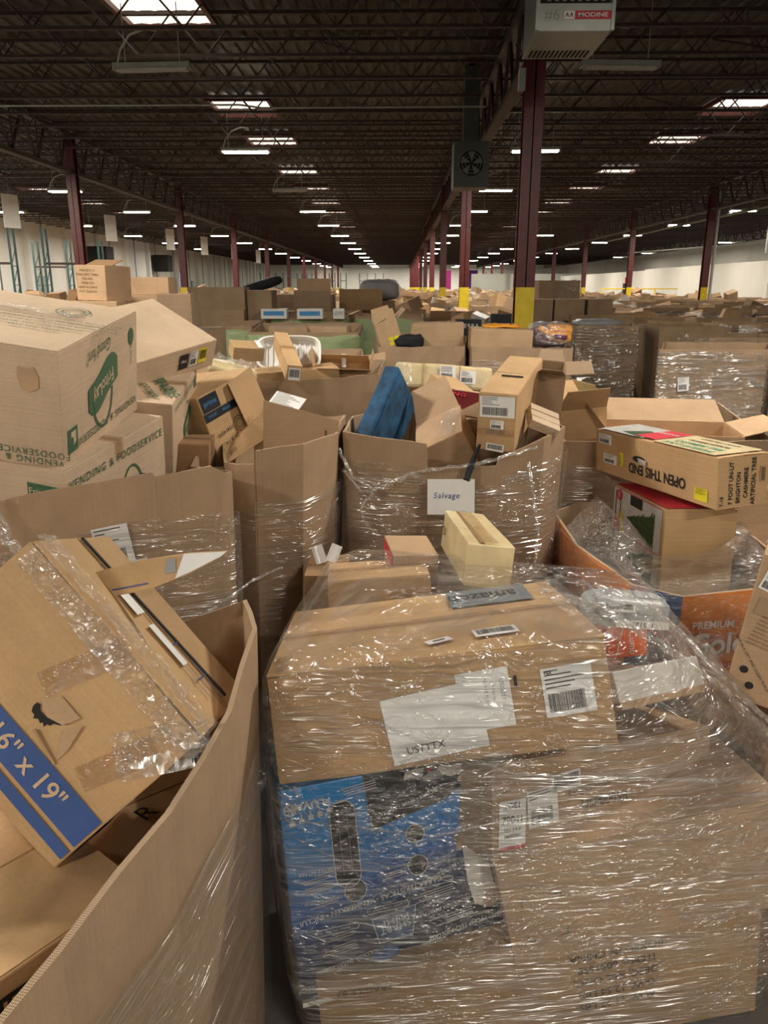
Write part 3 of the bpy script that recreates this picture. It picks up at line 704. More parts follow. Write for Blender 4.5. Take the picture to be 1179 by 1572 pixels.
# D: bin with the handwritten sign
binD, pD = bin_box('cardboard_bin', 'film-wrapped brown bin in the centre carrying a handwritten white paper sign',
    [(-0.245, 3.40, 1.48), (-0.06, 3.35, 1.46), (0.13, 3.33, 1.44), (0.135, 3.335, 1.33), (0.44, 3.335, 1.34), (0.455, 3.34, 1.38), (0.66, 3.42, 1.45), (0.79, 3.60, 1.47), (0.84, 4.25, 1.42), (0.6, 4.42, 1.42), (-0.10, 4.42, 1.42), (-0.25, 4.2, 1.42)],
    bottom=0.88, film='film_heavy', film_z=(0.02, 0.93), seed=11, wav=0.012, bshift=(0.0, -0.06))
b = MB(); b.poly([(-0.055, -0.006, 0), (0.055, -0.006, 0), (0.05, -0.006, 0.05), (-0.05, -0.006, 0.045)])
rope(binD, loc_pts(binD, [(-0.26, 3.335, 1.42), (-0.20, 3.30, 1.30), (-0.10, 3.27, 1.245), (0.02, 3.275, 1.30), (0.13, 3.28, 1.335), (0.33, 3.27, 1.36), (0.45, 3.30, 1.385), (0.62, 3.36, 1.42)]), 0.010)
rope(binD, loc_pts(binD, [(-0.08, 3.26, 1.285), (-0.10, 3.25, 1.25), (-0.13, 3.25, 1.215), (-0.16, 3.25, 1.17), (-0.15, 3.25, 1.12), (-0.12, 3.24, 1.08)]), 0.011, 'film_knot')
rope(binD, loc_pts(binD, [(-0.24, 3.33, 1.32), (-0.16, 3.27, 1.24), (-0.09, 3.25, 1.25)]), 0.008)
rope(binD, loc_pts(binD, [(0.58, 3.33, 1.36), (0.61, 3.31, 1.2), (0.63, 3.28, 1.05), (0.62, 3.25, 0.92)]), 0.009)
s = empty('paper_sign', (0.235, 3.235, 1.225), (80, 0, 1), 'white paper sheet handwritten in blue ink, stuck to the wrapped centre bin', 'sign')
sheet(s, Matrix.Identity(4), 0.205, 0.155, 'paper', 'paper_sheet', 0.002)
text(s, Matrix.Translation((-0.02, 0.005, 0.004)), 'Salvage', 0.036, 'ink_navy', 'handwriting', sx=0.95, shear=0.15, spacing=1.15)
b = MB(); b.tube([(0.30, 3.24, 1.30), (0.32, 3.27, 1.35), (0.335, 3.31, 1.38), (0.365, 3.36, 1.43)], [0.016, 0.016, 0.013, 0.008]); tag(b.build('wrapped_stick', ['black_cloth']), 'black cloth-wrapped stick poking out over the paper sign', 'stick')
# E: grey wrapped bin right of the signed bin
binE, pE = bin_box('cardboard_bin', 'dull brown film-wrapped bin directly right of the signed bin, behind the long tree carton',
    [(0.90, 4.12, 1.30), (2.05, 4.16, 1.30), (2.15, 5.2, 1.36), (0.95, 5.2, 1.36)], bottom=0.95, film='film', seed=14)
# F: printed produce bin
OR = ['blue_print', 'orange', 'blue_print', 'orange', 'blue_print', 'orange', 'blue_print', 'orange']
binF, pF = bin_box('produce_bin', 'eight-sided orange and blue printed produce bin at right, wrapped in film',
    [(0.795, 3.26, 1.0), (0.915, 2.82, 0.985), (1.075, 2.70, 0.985), (1.42, 2.76, 1.0), (1.62, 2.98, 1.0), (1.66, 3.6, 1.0), (1.5, 3.95, 1.0), (0.98, 3.98, 1.0), (0.80, 3.8, 1.0)],
    bottom=0.95, film='film_heavy', film_z=(0.02, 1.0), seed=17, mats=['orange', 'blue_print', 'orange', 'blue_print', 'orange', 'blue_print', 'orange', 'blue_print', 'orange'], wav=0.004)
for pi, sc in ((0, 0.85), (2, 1.0)):
    o, L, h = pF[pi]
    for (xx, zz, st, sz, mt, sxx) in ((-0.12, 0.865, 'PREMIUM', 0.042, 'white_ink', 1.0), (-0.03, 0.775, 'Gold', 0.125, 'ink_grey', 0.95), (-0.038, 0.782, 'Gold', 0.125, 'white_ink', 0.95), (-0.08, 0.69, 'POTATOES', 0.04, 'ink_red', 1.15)):
        _, m = on_panel(pF[pi], xx, zz, 0, 0.010 if mt != 'ink_grey' else 0.008)
        text(o, m, st, sz*sc, mt, sx=sxx, bold=0.02)
    dd = [(-0.5*L+0.01, 0.02), (0.5*L-0.01, 0.02), (0.5*L-0.01, 0.55), (0.2*L, 0.60), (-0.1*L, 0.57), (-0.5*L+0.01, 0.62)]
    part('field_print', [(x, -0.006, z) for x, z in dd], [tuple(range(len(dd)))], ['maroon' if 0 else 'kraft_warm'], o)
_, m = on_panel(pF[1], 0.28, 0.62, 0, 0.006)
# film drawn up from the produce bin round the tree carton standing in it
def cone_film(name, low, high, parent, mat, n=8, seed=1):
    vs = []; fs = []; m = len(low)
    for j in range(n+1):
        t = j/n
        for a, c in zip(low, high):
            p = Vector(a).lerp(Vector(c), t); p.z -= 0.03*math.sin(math.pi*t)
            q = Vector((noise.noise(p*9), noise.noise(p*9+Vector((3, 0, 0))), noise.noise(p*6+Vector((0, 3, 0)))))*0.018
            vs.append(tuple(p+q))
    for j in range(n):
        for k in range(m-1): a = j*m+k; fs.append((a, a+1, a+1+m, a+m))
    o = part(name, vs, fs, [mat], parent)
    for p in o.data.polygons: p.use_smooth = True
    return o
cone_film('loose_film', loc_pts(binF, [(0.78, 3.55, 0.99), (0.785, 3.26, 1.0), (0.84, 3.02, 0.99), (0.905, 2.81, 0.985), (0.99, 2.74, 0.985), (1.07, 2.69, 0.985), (1.25, 2.72, 0.99), (1.42, 2.75, 1.0), (1.62, 2.98, 1.0)]),
    loc_pts(binF, [(1.0, 3.75, 1.10), (0.98, 3.45, 1.13), (1.04, 3.3, 1.06), (1.12, 3.22, 0.98), (1.22, 3.2, 0.96), (1.32, 3.2, 0.98), (1.42, 3.22, 1.0), (1.52, 3.3, 1.04), (1.6, 3.5, 1.06)]), binF, 'film_loose')

# ================================================================== GREEN PRINTED SNACK BOXES
def snack_logo(r, d, f, x, y, s, rot):
    m = face_mat(d, f, x, y, rot, 0.0035)
    N = 14; up = []; dn = []
    for i in range(N+1):
        t = i/N; xx = (t-0.5)*1.0
        mid = 0.10*math.sin((t-0.5)*5.0)+0.12*(t-0.5); w_ = 0.25-0.10*abs(2*t-1)**4
        up.append((xx, mid+w_, 0)); dn.append((xx, mid-w_, 0))
    pts = dn+up[::-1]
    b = MB()
    for i in range(N): b.quad(dn[i], dn[i+1], up[i+1], up[i])
    o = b.build('logo', ['ink_green'], r, m @ Matrix.Scale(s, 4))
    text(o, Matrix.Translation((0.0, 0.02, 0.004)) @ Matrix.Rotation(0.30, 4, 'Z'), 'FritoLay', 0.27, 'kraft_pale', sx=0.82, bold=0.015, shear=0.1)
    b = MB(); q = []
    for i in range(15):
        t = math.pi*i/14; q.append((0.03+0.33*math.cos(t), 0.12+0.50*math.sin(t), 0))
    for i in range(14):
        a, c = Vector(q[i]), Vector(q[i+1]); n = (c-a).cross(Vector((0, 0, 1))).normalized()*0.02
        b.quad(a-n, c-n, c+n, a+n)
    b.build('logo_loop', ['ink_green'], o)
    text(o, Matrix.Translation((0.10, -0.50, 0.0)) @ Matrix.Rotation(0.10, 4, 'Z'), 'Good fun!', 0.24, 'ink_green', sx=0.8, shear=0.3)
    return o
dA = (0.580, 0.651, 0.392)
r = carton('snack_carton', 'topmost pale brown carton with green snack logo printed upside down, top left', ((-1.328, 2.730, 1.811), (9.1, 8.4, -2.2), dA), 'kraft_pale', seed=1, tape=False)
wr_strip('clear_tape', r, face_mat(dA, 'T', 0.42, 0.62, 0, 0.012), 0.46, 0.07, 0.004, 'film_loose', seed=61)
decal(r, face_mat(dA, 'F', 0.84, 0.76, 10, 0.003), [(-0.035, -0.03, 0), (-0.01, -0.045, 0), (0.02, -0.035, 0), (0.03, 0.0, 0), (0.02, 0.035, 0), (-0.005, 0.03, 0), (-0.03, 0.04, 0), (-0.04, 0.01, 0)], 'kraft', 'stain')
# long side length is the local y axis here, so the logo sits on the right face
lg = snack_logo(r, dA, 'R', 0.50, 0.52, 0.25, 180)
put_text(r, dA, 'R', 0.52, 0.15, 'VENDING & FOODSERVICE', 0.040, 180, 'ink_green', sx=1.0, bold=0.01, spacing=1.25)
m = face_mat(dA, 'R', 0.11, 0.21, 180); q = decal(r, m, rect(0.07, 0.085), 'ink_green', 'handling_mark')
decal(q, Matrix.Translation((0.0, -0.01, 0.001)), [(-0.02, -0.02, 0), (0.015, -0.02, 0), (0.015, 0.0, 0), (0.0, 0.0, 0), (0.0, 0.03, 0), (-0.02, 0.02, 0)], 'kraft_pale', 'figure')
decal(r, face_mat(dA, 'R', 0.90, 0.80, 90), [(0.025*math.cos(a)*1.3, 0.025*math.sin(a), 0) for a in [i*math.pi/6 for i in range(12)]], 'ink_green', 'recycling_mark')
put_text(r, dA, 'R', 0.90, 0.70, 'PLEASE RECYCLE', 0.018, 90, 'ink_green')
put_text(r, dA, 'F', 0.84, 0.13, 'FOODSERVICE', 0.032, 180, 'ink_green', spacing=1.2)
put_text(r, dA, 'F', 0.84, 0.06, 'VENDING &', 0.032, 180, 'ink_green', spacing=1.2)
b = MB()
for i in range(14):
    t0, t1 = i*math.pi/7, (i+1)*math.pi/7
    for rr in (0.055, 0.035):
        b.quad((rr*math.cos(t0), rr*math.sin(t0), 0), ((rr+0.006)*math.cos(t0), (rr+0.006)*math.sin(t0), 0), ((rr+0.006)*math.cos(t1), (rr+0.006)*math.sin(t1), 0), (rr*math.cos(t1), rr*math.sin(t1), 0))
b.build('round_stamp', ['ink_green'], r, face_mat(dA, 'T', 0.72, 0.72, 0, 0.010))
for i, s_ in enumerate(('CAREFULLY CHECK CONTENTS BEFORE USE', 'THIS CARTON IS MADE TO BE USED AGAIN', 'FOLD FLAT AND RETURN WITH ROUTE SALES', 'THANK YOU FOR HELPING', 'SAVE THE TREES')):
    put_text(r, dA, 'T', 0.70, 0.52-i*0.055, s_, 0.024, 0, 'ink_green')
dB = (0.550, 0.671, 0.420)
r = carton('snack_carton', 'lower pale brown carton lettered along its side in green, under the topmost snack carton', ((-1.285, 2.788, 1.394-0.01), (6.4, 4.9, -10.9), dB), 'kraft_pale', seed=2)
put_text(r, dB, 'R', 0.50, 0.86, 'VENDING & FOODSERVICE', 0.042, 0, 'ink_green', bold=0.01, spacing=1.3)
snack_logo(r, dB, 'R', 0.60, 0.40, 0.22, 0)
o = decal(r, face_mat(dB, 'F', 0.86, 0.80, -3), rect(0.12, 0.06), 'ink_green', 'logo'); text(o, Matrix.Translation((0, 0, 0.001)), 'FritoLay', 0.034, 'kraft_pale', bold=0.015)
put_text(r, dB, 'F', 0.88, 0.66, 'Good fun!', 0.026, 0, 'ink_green', shear=0.3)
dC = (0.500, 0.563, 0.317)
r = carton('snack_carton', 'pale brown carton printed FRAGILE in green on top, behind the two left snack cartons', ((-1.193, 3.376, 1.559), (10.1, 5.8, 4.5), dC), 'kraft_pale', seed=3)
put_text(r, dC, 'T', 0.86, 0.36, 'FRAGILE', 0.070, -62, 'ink_green', bold=0.03)
put_text(r, dC, 'T', 0.70, 0.32, 'DO NOT DROP', 0.042, -62, 'ink_green', bold=0.02)
put_text(r, dC, 'T', 0.66, 0.82, 'PLEASE RECYCLE', 0.022, 0, 'ink_green')
snack_logo(r, dC, 'R', 0.55, 0.45, 0.15, 0)
put_text(r, dC, 'R', 0.45, 0.88, 'VENDING & FOODSERVICE', 0.030, 0, 'ink_green', spacing=1.2)
decal(r, face_mat(dC, 'R', 0.90, 0.84, 0), rect(0.05, 0.05), 'ink_green', 'handling_mark')
dP = (0.700, 0.422, 0.139)
r = carton('plain_carton', 'large plain flat brown carton tilted on the snack cartons, small labels at its corner', ((-1.206, 3.444, 1.846), (25.7, -8.5, 58.5), dP), 'kraft_pale', flaps=False, tape=False, seed=4)
ship_label(r, face_mat(dP, 'F', 0.80, 0.55, 0), 0.05, 0.075, 8); ship_label(r, face_mat(dP, 'F', 0.88, 0.57, 0), 0.05, 0.075, 9, mat='yellow_label', lines=0)
o = decal(r, face_mat(dP, 'F', 0.71, 0.53, 0), rect(0.055, 0.075), 'ink', 'dark_label'); text(o, Matrix.Translation((0, 0, 0.001)), 'FBA', 0.02, 'white_ink')

# ================================================================== TORN CARTON AND THE BOX UNDER IT
dT = (0.534, 0.423, 0.411)
POSE_T = ((-0.725, 1.591, 1.216), (-24.7, 45.5, -18.2), dT)
r = carton('torn_carton', 'big torn brown carton with two blue stripes and clear tape, tilted in the nearest bin', POSE_T, 'kraft_warm', seed=6, amp=0.004, tape=False, crush=0.01)
def fp(x, y, off=0.004): return face_mat(dT, 'F', x, y, 0, off)
for nm, y0, y1 in (('wide_stripe', 0.165, 0.35), ('narrow_stripe', 0.075, 0.135)):
    decal(r, fp(0.5, (y0+y1)/2, 0.0045), rect(dT[0]-0.012, (y1-y0)*dT[2]), 'ink_navy', nm)
    decal(r, face_mat(dT, 'R', 0.5, (y0+y1)/2, 0, 0.0045), rect(dT[1]-0.012, (y1-y0)*dT[2]), 'ink_navy', nm)
text(r, fp(0.50, 0.255, 0.0065), '16" x 16" x 19"', 0.058, 'kraft_pale', bold=0.012)
# flat ragged patch paints the shade inside the punched opening; torn tongue beside it
hx, hy = 0.545, 0.50
jag = [(-0.034, 0.014), (-0.036, 0.002), (-0.029, -0.004), (-0.030, -0.012), (-0.020, -0.011), (-0.015, -0.019), (-0.009, -0.017), (-0.006, -0.026), (0.000, -0.019), (0.007, -0.022), (0.012, -0.016), (0.026, -0.018), (0.042, -0.013), (0.020, -0.011), (0.008, -0.010), (-0.002, -0.006), (-0.012, 0.000), (-0.018, 0.006), (-0.020, 0.018), (-0.027, 0.022)]
decal(r, face_mat(dT, 'F', hx, hy, 40, 0.0042), [(x, y, 0) for x, y in jag], 'dark', 'hole_shade')
b = MB(); b.poly([(-0.014, 0.006, 0.001), (0.0, -0.003, 0.006), (0.035, -0.014, 0.009), (0.066, 0.004, 0.003), (0.02, 0.042, 0.0), (-0.018, 0.030, 0.002)]); b.build('torn_tongue', ['kraft'], r, face_mat(dT, 'F', hx, hy, 40, 0.004))
b = MB(); b.quad((-0.03, -0.035, 0.001), (-0.020, -0.03, 0.010), (0.03, -0.095, 0.006), (0.024, -0.10, 0.001)); b.quad((0.03, -0.03, 0.001), (0.075, -0.008, 0.006), (0.05, -0.065, 0.004), (0.03, -0.09, 0.001)); b.build('crease', ['kraft'], r, face_mat(dT, 'F', hx, hy, 40, 0.002))
# clear tape along the top edge, wrinkled
wr_strip('clear_tape', r, face_mat(dT, 'F', 0.53, 0.945, 0, 0.005), 0.54, 0.06, 0.006, 'film_loose', seed=3)
wr_strip('clear_tape', r, face_mat(dT, 'T', 0.5, 0.10, 0, 0.012), 0.54, 0.09, 0.006, 'film_loose', seed=5)
wr_strip('clear_tape', r, face_mat(dT, 'F', 0.93, 0.82, 60, 0.005), 0.20, 0.10, 0.007, 'film_loose', seed=7)
wr_strip('packing_tape', r, face_mat(dT, 'F', 0.50, 0.80, 72, 0.0035), 0.20, 0.055, 0.001, 'tape', seed=9)
wr_strip('packing_tape', r, face_mat(dT, 'F', 0.86, 0.60, 72, 0.0035), 0.17, 0.055, 0.001, 'tape', seed=10)
sheet(r, face_mat(dT, 'T', 0.62, 0.42, 0, 0.014), 0.12, 0.035, 'paper', 'white_sticker'); sheet(r, face_mat(dT, 'T', 0.36, 0.42, 0, 0.014), 0.09, 0.05, 'paper', 'white_sticker')
b = MB()
for (x, y, w_, h_) in ((0.12, -0.04, 0.10, 0.003), (0.12, 0.03, 0.10, 0.003), (0.07, -0.005, 0.003, 0.07), (0.17, -0.005, 0.003, 0.07), (0.21, 0.0, 0.05, 0.003), (0.19, -0.05, 0.06, 0.003)):
    b.quad((x-w_/2, y-h_/2, 0), (x+w_/2, y-h_/2, 0), (x+w_/2, y+h_/2, 0), (x-w_/2, y+h_/2, 0))
b.build('line_print', ['ink_navy'], r, face_mat(dT, 'T', 0.5, 0.5, 0, 0.013))
b = MB(); b.box((0, 0, 0), (0.50, 0.012, 0.004)); b.build('flap_gap_shade', ['dark'], r, face_mat(dT, 'T', 0.48, 0.56, 4, 0.012))  # dark strip paints the shade between the flaps
# loose torn cardboard tongue sticking out to the right
b = MB()
T = [(-0.02, -0.030, 0), (0.10, -0.036, 0.004), (0.20, -0.022, 0.010), (0.27, -0.004, 0.016), (0.29, 0.006, 0.018), (0.27, 0.010, 0.018), (0.20, 0.024, 0.010), (0.09, 0.034, 0.004), (-0.03, 0.030, 0)]
b.poly(T); b.poly([(x, y, z-0.004) for x, y, z in T][::-1])
for i in range(len(T)):
    a, c = T[i], T[(i+1) % len(T)]; b.quad(a, (a[0], a[1], a[2]-0.004), (c[0], c[1], c[2]-0.004), c)
o = b.build('torn_strip', ['kraft_warm']); o.matrix_world = Matrix.Translation((-0.66, 1.60, 1.46)) @ Euler((rad(62), 0, rad(6))).to_matrix().to_4x4() @ Matrix.Rotation(rad(12), 4, 'Z')
tag(o, 'torn tongue of cardboard with white tip, sticking out to the right of the torn carton', 'cardboard')
decal(o, Matrix.Translation((0, 0, 0.002)), [(0.16, -0.027, 0.008), (0.20, -0.02, 0.012), (0.27, -0.003, 0.018), (0.285, 0.005, 0.019), (0.26, 0.009, 0.018), (0.19, 0.023, 0.012)], 'paper', 'white_tip')
decal(o, Matrix.Translation((0, 0, 0.003)), [(0.14, -0.012, 0.008), (0.165, -0.012, 0.010), (0.17, 0.018, 0.010), (0.15, 0.020, 0.008)], 'ink_grey', 'grey_mark')
decal(o, Matrix.Translation((0, 0, 0.003)), [(0.02, -0.020, 0.003), (0.10, -0.024, 0.006), (0.10, -0.021, 0.006), (0.02, -0.017, 0.003)], 'ink_navy', 'line_print')
dU = (0.62, 0.52, 0.36)
r = carton('carton', 'brown carton lying low in the nearest bin, black hatched print at its left corner', ((-0.905, 1.175, 0.77), (0, 0, 53), dU), 'kraft_warm', seed=8, tape=False)
o = decal(r, face_mat(dU, 'F', 0.42, 0.62, 0), [(-0.14, -0.10, 0), (0.13, -0.10, 0), (0.13, 0.10, 0), (-0.14, 0.10, 0)], 'ink', 'hatched_print')
b = MB()
for i in range(16): b.quad((-0.13+i*0.0155, -0.09, 0.001), (-0.13+i*0.0155+0.009*(0.5+(i % 3)*0.3), -0.09, 0.001), (-0.13+i*0.0155+0.009*(0.5+(i % 3)*0.3), 0.09, 0.001), (-0.13+i*0.0155, 0.09, 0.001))
b.build('gap_lines', ['kraft_warm'], o)
r = carton('carton', 'brown carton in the nearest bin under the torn carton, handwritten letter on top', ((-0.72, 1.66, 0.60), (0, 0, 40), (0.5, 0.45, 0.42)), 'kraft_warm', seed=9, tape=False)
put_text(r, (0.5, 0.45, 0.42), 'T', 0.6, 0.4, 'R', 0.09, 20, 'ink', off=0) if 0 else text(r, face_mat((0.5, 0.45, 0.42), 'T', 0.62, 0.35, 15, 0.011), 'R', 0.08, 'ink', 'handwriting')

# ================================================================== WRAPPED PILE IN THE FOREGROUND
PILE = {}
def pile(key, *a, **k):
    r = carton(*a, **k); PILE[key] = (r, a[2]); return r
dZ = (0.836, 0.671, 0.271)
r = pile('top', 'top_carton', 'large brown carton on top of the wrapped foreground pile, grey-blue seller label upside down', ((0.105, 2.007, 1.044), (-10.1, -6.8, 2.6), dZ), 'kraft_warm', seed=10, amp=0.003, crush=0.008)
o = decal(r, face_mat(dZ, 'T', 0.745, 0.80, 180, 0.011) @ Matrix.Diagonal((1, 2.0, 1, 1)), rect(0.25, 0.105), 'slate', 'seller_label'); text(o, Matrix.Translation((0.02, 0, 0.001)), 'amazon', 0.070, 'ink', bold=0.01)
q = ship_label(r, face_mat(dZ, 'T', 0.70, 0.20, 4, 0.011) @ Matrix.Diagonal((1, 1.8, 1, 1)), 0.115, 0.038, 12, lines=0, mat='paper'); sheet(r, face_mat(dZ, 'T', 0.52, 0.16, 22, 0.011), 0.07, 0.035, 'paper', 'small_label')
decal(r, face_mat(dZ, 'T', 0.52, 0.16, 22, 0.0125), rect(0.035, 0.007), 'ink', 'print')
put_text(r, dZ, 'F', 0.845, 0.84, '', 0.01) if 0 else None
o = ship_label(r, face_mat(dZ, 'F', 0.875, 0.56, 3), 0.125, 0.125, 15, lines=5)
text(o, Matrix.Translation((-0.045, 0.050, 0.0012)), 'FBA', 0.011, 'ink', bold=0.02)
o = ship_label(r, face_mat(dZ, 'F', 0.63, 0.56, 3), 0.13, 0.15, 16, bars=False, lines=0)
for i, (x, st, sz) in enumerate(((-0.045, '6D9505', 0.022), (-0.02, 'MR 30', 0.011), (0.005, 'No 8 4B 45 5T', 0.011), (0.022, 'LW 7050 93', 0.009), (0.045, 'US22031', 0.015))):
    text(o, Matrix.Translation((x, 0.02, 0.0012)) @ Matrix.Rotation(rad(-90), 4, 'Z'), st, sz, 'ink_grey')
o = sheet(r, face_mat(dZ, 'F', 0.475, 0.40, 6, 0.0045), 0.24, 0.17, 'paper', 'white_label')
text(o, Matrix.Translation((-0.035, -0.055, 0.0012)), 'USTTTX', 0.026, 'ink', bold=0.01)
decal(r, face_mat(dZ, 'F', 0.722, 0.70, 0, 0.0045), rect(0.008, 0.03), 'ink', 'black_mark')
wr_strip('clear_tape', r, face_mat(dZ, 'T', 0.985, 0.5, 90, 0.012), 0.62, 0.07, 0.004, 'film_loose', seed=21)
dF = (0.597, 0.400, 0.584)
r = empty('printed_box', (-0.042, 1.935, 0.503), (-14.4, -2.4, 15.1), 'glossy blue and black printed box standing upside down and torn, under the top carton', 'box')
PILE['blue'] = (r, ((-0.042, 1.935, 0.503), (-14.4, -2.4, 15.1), dF))
link('body', body_mesh('body', dF, 'blueprint', 0.002, 12), r)
def ft(x, y, s_, sz, rot=180, mat='white_ink', **k): return text(r, face_mat(dF, 'F', x, y, rot, 0.0045), s_, sz, mat, **k)
ft(0.135, 0.915, 'FLUVAL', 0.030, bold=0.03, sx=1.1)
b = MB()
for i in range(12):
    t0, t1 = i*math.pi/6, (i+1)*math.pi/6
    b.quad((0.014*math.cos(t0), 0.014*math.sin(t0), 0), (0.018*math.cos(t0), 0.018*math.sin(t0), 0), (0.018*math.cos(t1), 0.018*math.sin(t1), 0), (0.014*math.cos(t1), 0.014*math.sin(t1), 0))
for a in (0, 60, 120):
    u = Vector((math.cos(rad(a)), math.sin(rad(a)), 0))*0.014; n = Vector((-u.y, u.x, 0))*0.15; b.quad(-u-n, u-n, u+n, -u+n)
b.build('emblem', ['white_ink'], r, face_mat(dF, 'F', 0.045, 0.905, 0, 0.0045))
for i in range(5):
    x = 0.05+i*0.042; b = MB(); b.quad((-0.008, -0.010, 0), (0.008, -0.010, 0), (0.006, 0.004, 0), (-0.006, 0.004, 0)); b.quad((-0.002, 0.004, 0), (0.002, 0.004, 0), (0.002, 0.016, 0), (-0.002, 0.016, 0)); b.build('pictogram', ['white_ink'], r, face_mat(dF, 'F', x, 0.845+i*0.008, 0, 0.0045))
def outline(nm, x, y, pts, w, mat='white_ink', fill=None, closed=True):
    m = face_mat(dF, 'F', x, y, 0, 0.0045)
    if fill: decal(r, face_mat(dF, 'F', x, y, 0, 0.0040), [(p[0], p[1], 0) for p in pts], fill, nm+'_picture')
    b = MB(); n = len(pts)
    for i in range(n if closed else n-1):
        a, c = Vector((*pts[i], 0)), Vector((*pts[(i+1) % n], 0)); q = (c-a).cross(Vector((0, 0, 1))).normalized()*w/2; b.quad(a-q, c-q, c+q, a+q)
    return b.build(nm, [mat], r, m)
cap = [(0.035*math.cos(a), 0.085+0.035*math.sin(a)) for a in [i*math.pi/8 for i in range(9)]]+[(0.035*math.cos(a), -0.085+0.035*math.sin(a)) for a in [math.pi+i*math.pi/8 for i in range(9)]]
outline('capsule_frame', 0.275, 0.70, cap, 0.002, fill='black_cloth')
for x in (-0.012, 0.012): decal(r, face_mat(dF, 'F', 0.275+x/dF[0], 0.70, 0, 0.0045), rect(0.0015, 0.17), 'ink_grey', 'tube_picture')
for (x, y, rr) in ((0.30, 0.475, 0.030), (0.60, 0.68, 0.026), (0.60, 0.53, 0.028)):
    outline('round_frame', x, y, [(rr*math.cos(i*math.pi/10), rr*math.sin(i*math.pi/10)) for i in range(20)], 0.002, fill='black_cloth')
outline('dark_corner', 0.72, 0.90, [(-0.20, 0.06), (-0.19, -0.095), (0.02, -0.05), (0.15, 0.02), (0.15, 0.06)], 0.001, mat='ink_grey', fill='black_cloth')
ft(0.59, 0.838, '? INCLUYE \u2022 BEVAT \u2022 INHOUD', 0.014, 193)
ft(0.37, 0.410, 'CARACTER\u00cdSTICAS \u2022 KENMERKEN \u2022 INCLUI', 0.021, 186, bold=0.01)
ft(0.80, 0.50, 'CARACT\u00c9RISTIQUES \u2022 BESONDERHEITEN', 0.014, 198)
decal(r, face_mat(dF, 'F', 0.37, 0.388, 6, 0.0045), rect(0.36, 0.0025), 'sky_ink', 'rule')
ft(0.18, 0.46, 'TWIN OUTPUT NOZZLES', 0.012); ft(0.15, 0.60, 'VERSATILE INTAKE', 0.014, bold=0.01); ft(0.48, 0.455, 'FLEXIBLE RIBBED HOSES', 0.010)
for x, y in ((0.20, 0.31), (0.44, 0.36), (0.66, 0.43)):
    outline('pill_frame', x, y, [(0.055*c_[0], 0.008*c_[1]) for c_ in ((-1, -1), (1, -1), (1.08, 0), (1, 1), (-1, 1), (-1.08, 0))], 0.0018)
ft(0.20, 0.31, 'ENERGY EFFICIENT', 0.008); ft(0.44, 0.36, 'QUIET OPERATION', 0.008)
outline('centre_frame', 0.46, 0.285, [(-0.045, -0.05), (0.05, -0.045), (0.065, 0.035), (-0.06, 0.02)], 0.002, fill='blue_print')
ft(0.465, 0.262, 'SMART', 0.026, 188, bold=0.01, sx=1.1); ft(0.465, 0.295, 'PUMP', 0.028, 188, bold=0.01, sx=1.2); ft(0.465, 0.325, 'TECHNOLOGY', 0.010, 188)
for (x, y, s_, sz) in ((0.27, 0.155, 'TECNOLOG\u00cdA SMART PUMP', 0.016), (0.16, 0.085, 'SMART PUMP TECHNOLOGIE', 0.015), (0.25, 0.045, 'SMART PUMP\u2122 TECHNOLOGY', 0.018), (0.80, 0.19, 'SMART PUMP TECHNOLOGY', 0.017), (0.70, 0.30, 'TECNOLOGIA SMART PUMP', 0.013), (0.87, 0.25, 'SMART PUMP TECHNOLOGIES', 0.014)):
    ft(x, y, s_, sz, 188, bold=0.015, shear=0.2)
rr_ = random.Random(5)
for (x, y, n, w_) in ((0.36, 0.93, 4, 0.10), (0.14, 0.56, 3, 0.10), (0.13, 0.51, 3, 0.09), (0.15, 0.44, 2, 0.08), (0.47, 0.50, 3, 0.09), (0.20, 0.27, 3, 0.09), (0.20, 0.20, 4, 0.10), (0.15, 0.12, 3, 0.10), (0.60, 0.14, 2, 0.10), (0.74, 0.23, 4, 0.12), (0.66, 0.36, 4, 0.12)):
    b = MB()
    for i in range(n):
        l = w_*rr_.uniform(0.6, 1.0); b.quad((-w_/2, -i*0.007, 0), (-w_/2+l, -i*0.007, 0), (-w_/2+l, -i*0.007+0.0028, 0), (-w_/2, -i*0.007+0.0028, 0))
    b.build('small_print', ['snow_print'], r, face_mat(dF, 'F', x, y, 186, 0.0045))
# torn place on its right edge: peeled paper, bare board
def peel(name, x, y, pts, mat, z=0.010, par=None, f='F', d=None):
    b = MB(); c = Vector((sum(p[0] for p in pts)/len(pts), sum(p[1] for p in pts)/len(pts), z))
    for i in range(len(pts)):
        a, e = pts[i], pts[(i+1) % len(pts)]
        b.poly([c, (a[0], a[1], 0.003*(i % 3)), (e[0], e[1], 0.003*((i+1) % 3))])
    return b.build(name, [mat], par or r, face_mat(d or dF, f, x, y, 0, 0.005))
peel('torn_hollow_shade', 0.90, 0.47, [(-0.035, -0.13), (0.02, -0.16), (0.055, -0.09), (0.055, 0.20), (-0.01, 0.24), (-0.03, 0.10)], 'dark', 0.001)  # dark patch paints the shade inside the tear
peel('peeled_paper', 0.875, 0.46, [(-0.035, 0.10), (-0.005, 0.13), (0.02, 0.06), (0.045, 0.0), (0.052, -0.07), (0.02, -0.085), (0.02, -0.12), (-0.015, -0.10), (-0.03, -0.03)], 'white_board', 0.018)
peel('bare_board', 0.93, 0.31, [(-0.02, 0.02), (0.025, 0.04), (0.035, -0.01), (0.0, -0.04), (-0.025, -0.025)], 'kraft', 0.014)
peel('torn_board', 0.82, 0.60, [(-0.022, 0.02), (0.0, 0.03), (0.022, 0.008), (0.01, -0.025), (-0.018, -0.02)], 'kraft_dark', 0.012)
